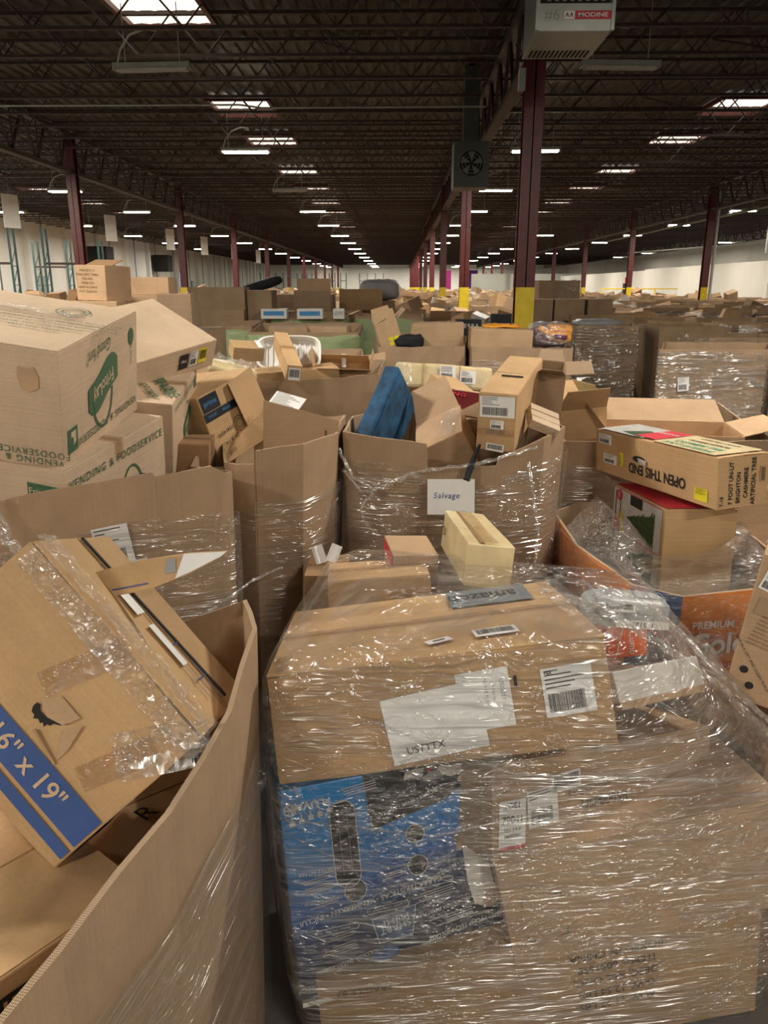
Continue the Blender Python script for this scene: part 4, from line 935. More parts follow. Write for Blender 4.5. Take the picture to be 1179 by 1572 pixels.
for i, (x, y, s_, mt) in enumerate(((0.62, 0.965, 0.045, 'snow_print'), (0.72, 0.94, 0.04, 'ink_grey'), (0.80, 0.955, 0.05, 'white_board'), (0.88, 0.90, 0.045, 'kraft'), (0.70, 0.975, 0.016, 'pink'), (0.93, 0.93, 0.05, 'ink_grey'))):
    peel('torn_scrap', x, y, [(s_*math.cos(a)*(0.6+0.5*((k*7+i*3) % 4)/4), s_*0.45*math.sin(a)*(0.6+0.5*((k*5+i) % 3)/3)) for k, a in enumerate([j*math.pi/4 for j in range(8)])], mt, 0.012)
b = MB(); b.box((0, 0, 0), (dF[0]-0.01, 0.02, 0.012)); b.build('white_board_edge', ['white_board'], r, Matrix.Translation((0, -dF[1]/2-0.004, -dF[2]/2+0.004)))
peel('crushed_dent', 0.42, 0.13, [(-0.05, 0.01), (0.0, 0.035), (0.03, 0.02), (0.03, -0.03), (-0.04, -0.03)], 'blueprint', 0.016)
# cartons at the right of the pile
dM = (0.800, 0.400, 0.256)
r = pile('mid', 'flat_carton', 'brown carton with two white shipping labels, right of the blue box under the top carton', ((0.517, 2.050, 0.681), (-14.9, 6.6, 26.4), dM), 'kraft', seed=20)
o = ship_label(r, face_mat(dM, 'F', 0.075, 0.40, -2, 0.0045), 0.085, 0.12, 31, bars=False, lines=0)
text(o, Matrix.Translation((0, 0.045, 0.0012)), 'FOE1', 0.022, 'ink', bold=0.01); text(o, Matrix.Translation((0, 0.008, 0.0012)), '79041', 0.028, 'ink', bold=0.01)
text(o, Matrix.Translation((0, -0.018, 0.0012)), 'FBA 3 9 X', 0.013, 'ink'); text(o, Matrix.Translation((0, -0.034, 0.0012)), '346007041', 0.012, 'ink'); decal(o, Matrix.Translation((0, -0.064, 0.001)), rect(0.085, 0.008), 'ink_red', 'red_edge')
o = ship_label(r, face_mat(dM, 'F', 0.20, 0.50, 4, 0.0045), 0.10, 0.10, 32, lines=3)
o = ship_label(r, face_mat(dM, 'F', 0.30, 0.72, 4, 0.0045), 0.10, 0.05, 33, lines=0)
put_text(r, dM, 'F', 0.47, 0.42, 'USP0005B', 0.040, 0, 'ink'); put_text(r, dM, 'F', 0.45, 0.62, 'Hegestmor Stop', 0.034, 4, 'ink_soft')
dL = (0.800, 0.400, 0.313)
r = pile('low', 'plain_carton', 'plain brown carton with faint green corner marks, low in the wrapped pile', ((0.675, 1.926, 0.524), (-8.3, -11.9, 5.4), dL), 'kraft', seed=21, tape=False)
for (x, y, a) in ((0.06, 0.62, 0), (0.20, 0.62, -90), (0.06, 0.22, 90), (0.20, 0.22, 180)):
    b = MB(); b.quad((0, 0, 0), (0.02, 0, 0), (0.02, -0.0025, 0), (0, -0.0025, 0)); b.quad((0, 0, 0), (0.0025, 0, 0), (0.0025, -0.02, 0), (0, -0.02, 0)); b.build('corner_mark', ['ink_green'], r, face_mat(dL, 'F', x, y, a, 0.0045))
dQ = (1.26, 0.66, 0.36)
r = pile('base', 'base_carton', 'wide brown carton at the bottom of the wrapped pile, black lettering upside down', ((0.38, 2.02, 0.185), (-1.5, -4.0, 8.1), dQ), 'kraft_warm', seed=22, tape=False)
for i, s_ in enumerate(('N.W. 11.22 LBS.', 'G.W. 12.54 LBS.', 'DESC: KEL ODC,', 'ITEM#: 6081690', 'BOXED IN CHINA')):
    put_text(r, dQ, 'F', 0.66, 0.36+i*0.12, s_, 0.034, 183, 'ink')
put_text(r, dQ, 'F', 0.10, 0.86, 'FRAGILE 82', 0.03, 180, 'ink_soft')
dW = (0.335, 0.300, 0.090)
r = pile('white', 'white_carton', 'flat white-topped carton at the right of the top carton under film', ((0.713, 2.158, 0.915), (-32.2, 3.6, 27.2), dW), 'white_board', seed=23, tape=False, flaps=False)
b = MB(); b.box((0, 0.165, 0.0), (0.36, 0.05, 0.11)); b.build('brown_back_edge', ['kraft'], r); b = MB(); b.box((0, 0, -0.052), (0.34, 0.31, 0.02)); b.build('brown_base', ['kraft'], r)
b = MB(); b.box((0, -dW[1]*0.25, dW[2]/2+0.003), (dW[0]-0.01, 0.002, 0.002)); b.build('seam', ['ink_soft'], r)
ship_label(r, Matrix.Translation((0.06, 0.165, 0.058)), 0.05, 0.03, 40, lines=0)
r = carton('orange_box', 'orange printed box with white slanting line, standing behind the white-topped carton', ((0.744, 2.353, 1.010), (-1.4, -6.5, -0.4), (0.125, 0.16, 0.12)), 'book_orange', flaps=False, tape=False, seed=24); PILE['book'] = (r, ((0.744, 2.353, 1.010), (-1.4, -6.5, -0.4), (0.125, 0.16, 0.12)))
put_text(r, (0.125, 0.16, 0.12), 'F', 0.62, 0.42, 'Cumb', 0.034, -90, 'white_ink'); decal(r, face_mat((0.125, 0.16, 0.12), 'F', 0.30, 0.5, -14), rect(0.003, 0.11), 'white_ink', 'white_line')
b = MB(); N = 10; vs = []
r = empty('wrapped_roll', (0.735, 2.31, 1.105), (0, 4, 2), 'grey and white grid-patterned soft roll packed under film beside the top carton', 'package')
def pillow(name, w, d, h, mat, parent, mw=None, seed=0, amp=0.006):
    bm = bmesh.new(); bmesh.ops.create_uvsphere(bm, u_segments=28, v_segments=18, radius=1)
    for v in bm.verts:
        c = v.co; s_ = lambda t, e: math.copysign(abs(t)**e, t)
        v.co = Vector((s_(c.x, 0.45)*w/2, s_(c.y, 0.6)*d/2, s_(c.z, 0.6)*h/2)); v.co += noise.noise_vector(v.co*14+Vector((seed, 0, 0)))*amp
    me = bpy.data.meshes.new(name); bm.to_mesh(me); bm.free(); me.materials.append(M[mat])
    for p in me.polygons: p.use_smooth = True
    return link(name, me, parent, mw)
pillow('wrap', 0.28, 0.14, 0.10, 'grey_roll', r, seed=2, amp=0.004)
for i in range(6):
    b = MB(); b.tube([(-0.11+i*0.045, -0.073*math.cos(a), 0.053*math.sin(a)) for a in [j*0.25-0.6 for j in range(12)]], 0.0015, k=4); b.build('grid_line', ['ink_grey'], r)
for i in range(3):
    a = 0.2+i*0.5; b = MB(); b.tube([(-0.12, -0.073*math.cos(a), 0.053*math.sin(a)), (0.12, -0.073*math.cos(a), 0.053*math.sin(a))], 0.0015, k=4); b.build('grid_line', ['ink_grey'], r)
mm = Matrix.Translation((0.04, -0.073, -0.022)) @ Matrix.Rotation(rad(90), 4, 'X'); o = sheet(r, mm, 0.17, 0.028, 'paper', 'white_label'); text(o, Matrix.Translation((0, 0, 0.001)) @ Matrix.Rotation(math.pi, 4, 'Z'), '115121', 0.024, 'ink', bold=0.01)
ship_label(r, Matrix.Translation((-0.04, -0.066, 0.030)) @ Matrix.Rotation(rad(50), 4, 'X'), 0.10, 0.03, 44, lines=0)
r = pile('back1', 'tented_carton', 'brown carton with raised tented flap behind the top carton, under film', ((-0.06, 2.62, 0.93), (-8, -3, 4), (0.36, 0.30, 0.36)), 'kraft_warm', seed=25)
r = carton('small_carton', 'small upright brown carton with red side in front of the paper-signed bin', ((0.05, 2.80, 1.02), (-1.4, 1.9, 8), (0.17, 0.26, 0.26)), 'kraft', seed=26, flaps=False, tape=False)
decal(r, face_mat((0.17, 0.26, 0.26), 'L', 0.5, 0.9, 0), rect(0.24, 0.04), 'ink_red', 'red_edge')
r = carton('long_wrapped_carton', 'long cream-taped carton slanting up from the pile to the signed bin', ((0.291, 2.745, 1.165), (-6.1, 6.3, 3.2), (0.160, 0.620, 0.148)), 'cream', seed=27, amp=0.004, flaps=False, tape=False)
wr_strip('packing_tape', r, face_mat((0.160, 0.620, 0.148), 'T', 0.5, 0.5, 90, 0.005), 0.60, 0.05, 0.004, 'tape', seed=31)
b = MB(); b.box((0, 0, 0.0), (0.012, 0.60, 0.004)); b.build('seam', ['kraft_dark'], r, Matrix.Translation((-0.03, 0, 0.077)))
text(r, face_mat((0.160, 0.620, 0.148), 'L', 0.10, 0.5, 0), 'TOX', 0.05, 'ink')
r = empty('paper_scrap', (-0.285, 2.95, 1.06), (70, 0, 12), 'torn printed white paper scraps behind the left corner of the pile', 'paper')
for i, x in enumerate((-0.03, 0.03)): o = sheet(r, Matrix.Translation((x, 0, 0.004*i)) @ Matrix.Rotation(0.25-i*0.7, 4, 'Z'), 0.045, 0.075, 'paper', 'paper_piece', 0.004)
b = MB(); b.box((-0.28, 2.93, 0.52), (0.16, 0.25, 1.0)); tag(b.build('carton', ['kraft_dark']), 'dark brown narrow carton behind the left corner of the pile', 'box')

# the stretch film pulled tight round the pile: a hull of what it holds, creased
def hull_film(name, pts, parent_loc, mat, label, cat, seed=1, infl=0.012, cuts=3, amp=0.006, keep=None, group=None):
    bm = bmesh.new()
    for p in pts: bm.verts.new(p)
    g = bmesh.ops.convex_hull(bm, input=bm.verts[:])
    bmesh.ops.delete(bm, geom=[v for v in bm.verts if not v.link_faces], context='VERTS')
    bmesh.ops.triangulate(bm, faces=bm.faces[:])
    for _ in range(5):
        es = [e for e in bm.edges if e.calc_length() > 0.07]
        if not es: break
        bmesh.ops.subdivide_edges(bm, edges=es, cuts=1); bmesh.ops.triangulate(bm, faces=[f for f in bm.faces if len(f.verts) > 3])
    bm.normal_update()
    if keep: bmesh.ops.delete(bm, geom=[f for f in bm.faces if not keep(f.calc_center_median(), f.normal)], context='FACES')
    bmesh.ops.delete(bm, geom=[v for v in bm.verts if not v.link_faces], context='VERTS')
    for _ in range(2): bmesh.ops.smooth_vert(bm, verts=[v for v in bm.verts if not v.is_boundary], factor=0.4, use_axis_x=True, use_axis_y=True, use_axis_z=True)
    bm.normal_update()
    for v in bm.verts:
        c = v.co; n = noise.noise(Vector((c.x*4, c.y*4, c.z*26+seed)))+0.6*noise.noise(Vector((c.x*9+c.z*18, c.y*9, c.z*14+seed)))
        v.co = c+v.normal*(infl+amp*n)-Vector(parent_loc)
    me = bpy.data.meshes.new(name); bm.to_mesh(me); bm.free(); me.materials.append(M[mat])
    for p in me.polygons: p.use_smooth = True
    o = link(name, me); o.location = parent_loc; tag(o, label, cat, group); return o
pts = []
for key, (r_, (l_, e_, d_)) in PILE.items():
    mw = Matrix.Translation(l_) @ Euler(tuple(rad(a) for a in e_)).to_matrix().to_4x4()
    for sx in (-1, 1):
        for sy in (-1, 1):
            for sz in (-1, 1):
                p = mw @ Vector((sx*d_[0]/2, sy*d_[1]/2, sz*d_[2]/2)); pts.append((p.x, p.y, max(0.02, p.z)))
pts += [(-0.24, 2.62, 1.12), (-0.15, 2.72, 1.16), (0.08, 2.72, 1.12), (0.80, 2.38, 1.19), (1.02, 1.98, 0.95), (1.05, 1.9, 0.88), (-0.36, 1.80, 1.00)]
film1 = hull_film('stretch_film', pts, (0.3, 2.1, 0.0), 'film_heavy', 'clear stretch film wound tight round the foreground pile of cartons', 'film', seed=2)
f2 = [(x*1.0, y, z) for x, y, z in pts]
def band(c, n): return n.y < 0.5 and c.z < 1.02+0.10*noise.noise(Vector((c.x*4, 0, 0)))-0.10*(c.x < 0)
film2 = hull_film('outer_film', f2, (0.3, 2.1, 0.0), 'film_diag', '', '', seed=9, infl=0.022, amp=0.010, keep=band)
for k in ('label', 'category'):
    if k in film2: del film2[k]
film2.parent = film1; film2.location = (0, 0, 0)
for P_, r_ in (([(0.44, 2.22, 1.20), (0.62, 2.2, 1.16), (0.80, 2.15, 1.06), (0.95, 2.02, 0.98), (1.05, 1.90, 0.90)], 0.014), ([(0.62, 2.28, 1.20), (0.80, 2.24, 1.15), (0.93, 2.08, 1.03), (1.06, 1.92, 0.92)], 0.010),
               ([(-0.30, 1.70, 1.02), (-0.05, 1.66, 1.08), (0.08, 1.66, 1.02), (0.3, 1.67, 0.93), (0.6, 1.70, 0.90), (0.95, 1.75, 0.86)], 0.006), ([(-0.31, 1.72, 0.75), (0.1, 1.60, 0.80), (0.5, 1.66, 0.86), (1.0, 1.78, 0.80)], 0.004),
               ([(-0.31, 1.74, 0.70), (-0.1, 1.64, 0.66), (0.3, 1.64, 0.72), (0.9, 1.72, 0.74)], 0.004), ([(-0.34, 1.78, 1.10), (-0.36, 1.80, 0.9), (-0.34, 1.80, 0.6), (-0.32, 1.82, 0.3)], 0.010)):
    rope(film1, [tuple(Vector(p)-film1.location) for p in P_], r_)

# ================================================================== RIGHT SIDE
d1 = (1.009, 0.246, 0.218)
r = carton('tree_carton', 'long tan carton lettered OPEN THIS END upside down, lying across the right side pile', ((1.314, 3.623, 1.296), (3.0, -3.0, -75.4), d1), 'kraft_warm', seed=30, tape=False)
put_text(r, d1, 'F', 0.56, 0.34, 'OPEN THIS END', 0.068, 180, 'ink', bold=0.025, sx=0.95)
o = decal(r, face_mat(d1, 'F', 0.42, 0.56, 0), [(0.048*math.cos(a)*1.2, 0.016*math.sin(a), 0) for a in [i*math.pi/8 for i in range(16)]], 'dark', 'hand_hole_shade'); peel('torn_tab', 0.44, 0.53, [(-0.03, 0.014), (0.05, 0.01), (0.05, -0.014), (-0.02, -0.01)], 'snow_print', 0.006, par=r, d=d1)  # dark oval paints the shade inside the grip opening
ship_label(r, face_mat(d1, 'F', 0.10, 0.83, 0), 0.13, 0.05, 50); ship_label(r, face_mat(d1, 'F', 0.15, 0.38, 0), 0.13, 0.05, 51)
ship_label(r, face_mat(d1, 'F', 0.26, 0.45, 90), 0.07, 0.035, 52, mat='yellow_label', bars=False); ship_label(r, face_mat(d1, 'F', 0.90, 0.22, 0), 0.09, 0.055, 53, mat='yellow_label', bars=False, lines=6)
for i, (s_, sz) in enumerate((('7 FOOT UN-LIT', 0.033), ('BRIGHTON', 0.033), ('CASHMERE', 0.033), ('ARTIFICIAL TREE', 0.034))):
    put_text(r, d1, 'R', 0.26+i*0.145, (0.50, 0.40, 0.48, 0.50)[i], s_, sz*0.80, 90, 'ink', bold=0.025)
put_text(r, d1, 'R', 0.09, 0.16, 'T-18', 0.022, 90, 'ink', bold=0.02); ship_label(r, face_mat(d1, 'R', 0.88, 0.62, 90, 0.004), 0.07, 0.03, 54, lines=0, mat='kraft_warm')
tp = 0.011
decal(r, face_mat(d1, 'T', 0.22, 0.5, 0, tp-0.001), rect(0.40, 0.225), 'snow_print', 'white_print'); decal(r, face_mat(d1, 'T', 0.30, 0.40, 0, tp), [(-0.12, -0.05, 0), (0.10, -0.09, 0), (0.12, 0.02, 0), (-0.02, 0.05, 0)], 'tree_green', 'tree_picture')
o = decal(r, face_mat(d1, 'T', 0.42, 0.52, 0, tp+0.001), rect(0.18, 0.20), 'ink_red', 'red_print'); text(o, Matrix.Translation((0, 0.03, 0.001)) @ Matrix.Rotation(0, 4, 'Z'), 'BRIGHTON', 0.032, 'white_ink')
o = decal(r, face_mat(d1, 'T', 0.74, 0.5, 0, tp-0.001), rect(0.46, 0.235), 'cream', 'pale_print')
for i, (s_, mt, sz) in enumerate((('FOOT ARTIFICIAL', 'ink_teal', 0.045), ('CASHMERE TREE', 'ink_teal', 0.045), ('DE ARBRE ARTIFICIEL', 'ink', 0.03), ('CHRISTMAS DECOR', 'ink_soft', 0.03))):
    text(o, Matrix.Translation((0, -0.085+i*0.055, 0.001)), s_, sz, mt, bold=0.02)
d2 = (0.585, 0.333, 0.400)
r = carton('tree_box', 'carton with fir tree pictures on its white end, below the long tree carton', ((1.319, 3.571, 0.944), (-0.5, -2.9, -84.0), d2), 'kraft_warm', seed=31, tape=False, flaps=False)
decal(r, face_mat(d2, 'F', 0.48, 0.5, 0, 0.0035), rect(0.56, 0.39), 'snow_print', 'photo_print'); decal(r, face_mat(d2, 'T', 0.5, 0.5, 0, 0.004), rect(0.57, 0.32), 'ink_red', 'red_top_print'); decal(r, face_mat(d2, 'T', 0.45, 0.75, 0, 0.005), rect(0.3, 0.10), 'white_board', 'white_patch')
def fir(x, y, L, rot):
    b = MB(); g = random.Random(int(x*100)+3)
    for i in range(12):
        t = i/12; w = 0.9*(1-t)*L*0.34+0.006; x0 = -L/2+L*t; x1 = x0+L*0.15
        b.poly([(x0, -w*g.uniform(0.85, 1.1), 0), (x1, -w*0.4, 0.0002*i), (x1, w*0.4, 0.0002*i), (x0, w*g.uniform(0.85, 1.1), 0)])
    b.build('fir_picture', ['tree_green'], r, face_mat(d2, 'F', x, y, rot, 0.006))
fir(0.60, 0.68, 0.28, 180); fir(0.62, 0.22, 0.28, 180)
o = decal(r, face_mat(d2, 'F', 0.13, 0.90, 0, 0.0055), [(0.028*math.cos(a)*1.3, 0.028*math.sin(a), 0) for a in [i*math.pi/8 for i in range(16)]], 'ink_red', 'red_badge'); text(o, Matrix.Translation((0, 0, 0.001)), '7.5', 0.03, 'white_ink')
decal(r, face_mat(d2, 'F', 0.48, 0.91, 0, 0.0055), rect(0.14, 0.05), 'ink', 'black_patch'); decal(r, face_mat(d2, 'F', 0.20, 0.58, 30, 0.0055), rect(0.04, 0.10), 'yellow_label', 'yellow_sticker'); decal(r, face_mat(d2, 'F', 0.10, 0.55, 0, 0.0055), rect(0.05, 0.06), 'ink_red', 'red_badge')
for y in (0.45, 0.02, 0.98): decal(r, face_mat(d2, 'F', 0.48, y, 0, 0.0058), rect(0.55, 0.004), 'ink_red', 'red_rule')
for x in (0.06, 0.16): decal(r, face_mat(d2, 'F', x, 0.5, 0, 0.0057), rect(0.008, 0.36), 'ink', 'black_rule')
r = carton('carton', 'brown carton with round dark mark behind the tree box at the right edge', ((1.60, 3.60, 1.03), (-2, 0, 8), (0.26, 0.30, 0.34)), 'kraft', seed=32)
decal(r, face_mat((0.26, 0.30, 0.34), 'F', 0.25, 0.80, 0), [(0.028*math.cos(a), 0.028*math.sin(a), 0) for a in [i*math.pi/8 for i in range(16)]], 'ink_green', 'round_mark'); put_text(r, (0.26, 0.30, 0.34), 'F', 0.35, 0.38, 'THEN IT', 0.026, 180, 'ink_soft')
dR = (0.500, 0.250, 0.45)
r = carton('leaning_carton', 'brown carton leaning in from the right edge, small print and black dots', ((1.28, 2.054, 1.126), (0, 6.9, -28.6), dR), 'kraft', seed=33)
ship_label(r, face_mat(dR, 'F', 0.10, 0.84, -12), 0.07, 0.06, 60)
for i in range(9): put_text(r, dR, 'F', 0.20-i*0.006, 0.62-i*0.028, 'PREMIUM GRADE CLEAR PACK', 0.0085, -8, 'ink_soft')
decal(r, face_mat(dR, 'F', 0.16, 0.66, -8, 0.0035), rect(0.12, 0.05), 'kraft_grey', 'grey_patch')
put_text(r, dR, 'F', 0.10, 0.28, 'KEEP IN A DRY AND CLEAN PLACE', 0.012, -50, 'ink')
for (x, y) in ((0.07, 0.22), (0.12, 0.12)): decal(r, face_mat(dR, 'F', x, y, 0), [(0.012*math.cos(a), 0.012*math.sin(a), 0) for a in [i*math.pi/6 for i in range(12)]], 'ink', 'black_dot')
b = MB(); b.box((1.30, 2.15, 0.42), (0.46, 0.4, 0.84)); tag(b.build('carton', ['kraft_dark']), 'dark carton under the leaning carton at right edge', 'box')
r = open_carton('open_carton', 'open brown carton with aqua inner print right of the torn cartons', ((1.02, 4.50, 1.33), (0, -4, 12), (0.30, 0.30, 0.22)), (128, 60, 135, 150), 'kraft_warm', seed=2)
decal(r, Matrix.Translation((0, 0.02, 0.09)), rect(0.27, 0.24), 'teal_print', 'aqua_sheet')
r = open_carton('open_carton', 'wide open brown carton behind the long tree carton, one flap up', ((1.58, 4.46, 1.24), (1, 0, -8), (0.72, 0.43, 0.15)), (None, 165, 150, 130), 'kraft', seed=3)

# ================================================================== THINGS IN THE SIGNED BIN
r = empty('blue_foam_block', (-0.064, 4.279-0.25, 1.369+0.02), (1.9, 44.4, 64.2), 'deep blue mottled foam slab standing tilted in the signed bin', 'foam')
r.location = (-0.06, 4.05, 1.42)
link('slab', body_mesh('slab', (0.33, 0.085, 0.48), 'blue_foam', 0.006, 4, bev=0.012, cuts=6), r)
b = MB(); b.tube([(-0.13, -0.046, -0.22), (-0.135, -0.047, 0.0), (-0.13, -0.046, 0.22)], 0.006); b.build('seam', ['blue_foam'], r)
r = empty('cream_package', (0.285, 5.0, 1.53), (-18, 3.8, 4), 'cream tape-wrapped oblong package lying at the back of the signed bin', 'package')
link('body', body_mesh('body', (0.62, 0.2, 0.15), 'cream', 0.008, 7, bev=0.02, cuts=6), r)
for x in (-0.13, 0.10): b = MB(); b.box((x, -0.102, 0), (0.006, 0.006, 0.15)); b.build('fold', ['kraft'], r)
ship_label(r, Matrix.Translation((0.02, -0.112, 0.02)) @ Matrix.Rotation(rad(90), 4, 'X'), 0.10, 0.09, 70); ship_label(r, Matrix.Translation((0.15, -0.112, 0.0)) @ Matrix.Rotation(rad(90), 4, 'X'), 0.10, 0.08, 71)
wr_strip('clear_tape', r, Matrix.Translation((-0.26, -0.115, 0.0)) @ Matrix.Rotation(rad(90), 4, 'X'), 0.10, 0.14, 0.008, 'film_loose', seed=41)
dH = (0.429, 0.300, 0.085)
r = carton('maroon_box', 'flat box with dark maroon printed panel lying between cream package and tilted carton', ((0.36, 4.30, 1.44), (24, 6, -12), dH), 'kraft', flaps=False, tape=False, seed=40)
decal(r, face_mat(dH, 'T', 0.5, 0.5, 0, 0.004), rect(0.37, 0.25), 'maroon', 'maroon_panel'); ship_label(r, face_mat(dH, 'T', 0.84, 0.35, 10, 0.006), 0.07, 0.10, 72); put_text(r, dH, 'T', 0.25, 0.75, 'BENNING', 0.05, 0, 'ink_red', spacing=1.1); decal(r, face_mat(dH, 'T', 0.84, 0.16, 0, 0.007), rect(0.04, 0.04), 'pink', 'red_seal')
dK = (0.17, 0.72, 0.26)
r = carton('tall_carton', 'upright brown carton with white labels on its narrow end, right half of the signed bin', ((0.550, 3.72, 1.575), (8.0, 2.6, -18), dK), 'kraft_warm', seed=41, tape=False)
ship_label(r, face_mat(dK, 'F', 0.5, 0.78, 2), 0.155, 0.095, 73); ship_label(r, face_mat(dK, 'F', 0.52, 0.47, 0), 0.06, 0.04, 74); ship_label(r, face_mat(dK, 'F', 0.5, 0.06, -4), 0.08, 0.035, 75, lines=0)
wr_strip('packing_tape', r, face_mat(dK, 'F', 0.5, 0.34, 0, 0.004), 0.165, 0.03, 0.002, 'tape', seed=43); put_text(r, dK, 'F', 0.5, 0.335, '//////////', 0.03, 0, 'ink')
b = MB(); b.box((0, 0, 0), (0.10, 0.012, 0.004)); b.build('hand_slot_shade', ['dark'], r, face_mat(dK, 'T', 0.55, 0.40, 0, 0.010))  # dark bar paints the shade inside the cut handle
r = open_carton('torn_open_carton', 'dark torn carton with upright flaps at the right end of the signed bin', ((0.79, 4.10, 1.50), (6, 4, -10), (0.15, 0.34, 0.40)), (160, 172, 165, 178), 'kraft_grey', seed=5, fl=0.40)
r = empty('flattened_board_bundle', (0.685, 3.56, 1.52), (30, 22, 8), 'bundle of pale folded cardboard strips beside the tall carton', 'cardboard')
for i in range(4): b = MB(); b.box((0.0, 0, -i*0.012), (0.15, 0.04, 0.009)); b.box((0.0, 0.045, -i*0.012+0.002), (0.148, 0.04, 0.009)); b.box((0.0, -0.045, -i*0.012), (0.146, 0.04, 0.009)); b.build('strip', ['kraft_pale'], r)
dJ = (0.25, 0.34, 0.21)
r = open_carton('tilted_carton', 'crushed brown carton tipped on its corner with one flap raised, centre of signed bin', ((0.255, 3.82, 1.33), (14, -26.6, -8), dJ), (None, None, 155, None), 'kraft', seed=6, fl=0.75)
link('top_board', body_mesh('top_board', (0.25, 0.34, 0.012), 'kraft', 0.004, 3, bev=0.002), r, Matrix.Translation((0, 0, 0.105)))
wr_strip('clear_tape', r, face_mat(dJ, 'T', 0.75, 0.5, 80, 0.012), 0.32, 0.10, 0.006, 'film_loose', seed=45)
r = carton('small_carton', 'small tan carton peeking between the maroon box and the cream package', ((0.30, 4.55, 1.50), (20, 10, 40), (0.20, 0.2, 0.14)), 'kraft_warm', seed=42, flaps=False, tape=False)
b = MB(); q = slab([(-0.2, 0), (0.22, 0.0), (0.18, 0.16), (-0.12, 0.05)], 0.005, 'kraft', 'cardboard_flap', None, Matrix.Translation((0.44, 4.15, 1.42)) @ Euler((rad(-35), rad(-8), rad(-5))).to_matrix().to_4x4()); tag(q, 'loose brown cardboard flap between maroon box and tall carton', 'cardboard')

# ================================================================== THINGS IN THE NARROW BIN AND BEHIND
dG = (0.376, 0.46, 0.34)
r = carton('taped_carton', 'tilted carton with black and blue printed tape across its front, above the narrow bin', ((-0.946, 3.765, 1.479), (-7.0, -16.4, 55.9), dG), 'kraft_warm', seed=7, tape=False)
slab([(-0.075, -0.20), (0.085, -0.17), (0.085, 0.04), (-0.085, 0.02)], 0.005, 'kraft_warm', 'hanging_flap', r, Matrix.Translation((0.085, -dG[1]/2-0.022, dG[2]/2-0.02)) @ Matrix.Rotation(rad(-5), 4, 'X'))
slab([(-0.18, 0), (0.18, 0), (0.16, 0.10), (-0.15, 0.13)], 0.005, 'kraft_warm', 'flap', r, Matrix.Translation((-dG[0]/2, 0, dG[2]/2)) @ Matrix.Rotation(rad(-90), 4, 'Z') @ Matrix.Rotation(rad(150), 4, 'X'))
decal(r, face_mat(dG, 'F', 0.5, 0.70, 0, 0.002), rect(0.37, 0.040), 'blue_tape', 'printed_tape'); decal(r, face_mat(dG, 'F', 0.17, 0.88, 0, 0.003), rect(0.11, 0.075), 'blue_tape', 'printed_tape')
for i in range(4): put_text(r, dG, 'F', 0.14+i*0.24, 0.70, 'prime', 0.022, 180, 'sky_ink')
put_text(r, dG, 'F', 0.17, 0.88, 'prime', 0.035, 0, 'sky_ink')
b = MB()
for i in range(16):
    t0, t1 = i*math.pi/8, (i+1)*math.pi/8
    for rr in (0.034, 0.02): b.quad((rr*math.cos(t0), rr*math.sin(t0), 0), ((rr+0.004)*math.cos(t0), (rr+0.004)*math.sin(t0), 0), ((rr+0.004)*math.cos(t1), (rr+0.004)*math.sin(t1), 0), (rr*math.cos(t1), rr*math.sin(t1), 0))
b.build('round_stamp', ['ink_soft'], r, face_mat(dG, 'F', 0.50, 0.42, 0, 0.003))
put_text(r, dG, 'F', 0.24, 0.42, '10414391', 0.028, 185, 'ink'); put_text(r, dG, 'F', 0.24, 0.27, '24 X 14 X 1', 0.028, 185, 'ink'); put_text(r, dG, 'F', 0.24, 0.12, 'CUT', 0.026, 185, 'ink')
q = slab([(-0.17, 0), (0.17, 0.02), (0.18, 0.14), (-0.17, 0.22)], 0.006, 'kraft', 'loose_cardboard_sheet', None, Matrix.Translation((-0.435, 3.36, 1.40)) @ Euler((rad(-8), 0, rad(-10))).to_matrix().to_4x4()); tag(q, 'upright olive-brown cardboard panel standing in the narrow bin', 'cardboard')
sheet(q, Matrix.Translation((0.12, -0.002, 0.07)) @ Matrix.Rotation(rad(90), 4, 'X'), 0.01, 0.05, 'ink_soft', 'handling_print')
r = empty('paper_sheet', (-0.52, 3.60, 1.585), (40, 8, -32), 'white printed paper sheet lying above the narrow bin', 'paper'); ship_label(r, Matrix.Identity(4), 0.18, 0.09, 80, bars=False, lines=9)
r = carton('small_carton', 'small dark wrapped carton between the snack cartons and the narrow bin', ((-0.90, 3.36, 1.36), (0, 3, 7), (0.14, 0.25, 0.18)), 'kraft_dark', seed=50)
q = slab([(-0.13, 0), (0.13, 0.0), (0.12, 0.26), (-0.13, 0.24)], 0.006, 'kraft', 'loose_cardboard_sheet', None, Matrix.Translation((-0.985, 3.56, 1.34)) @ Euler((rad(-4), 0, rad(-20))).to_matrix().to_4x4()); tag(q, 'plain brown upright flap left of the tape-printed carton', 'cardboard')
binG, pG = bin_box('cardboard_bin', 'open brown bin behind the narrow bin holding a white tray and a long carton', [(-1.05, 5.5, 1.45), (-0.13, 5.66, 1.49), (-0.10, 6.75, 1.50), (-1.2, 6.7, 1.50)], film=None, seed=20, wav=0.02)
r = carton('long_carton', 'long narrow tan carton with barcode end, propped on the bin rim by the white tray', ((-0.80, 5.64, 1.625), (11.7, 6.2, 15.5), (0.102, 0.86, 0.12)), 'kraft_warm', seed=51, flaps=False, tape=True)
ship_label(r, face_mat((0.102, 0.86, 0.12), 'F', 0.5, 0.5, 0), 0.08, 0.085, 81, lines=0)
r = carton('smile_carton', 'low tan carton with black curved arrow print under the long carton', ((-0.76, 5.80, 1.475), (0, -2.9, 12), (0.60, 0.42, 0.10)), 'kraft_warm', seed=52, flaps=False)
b = MB()
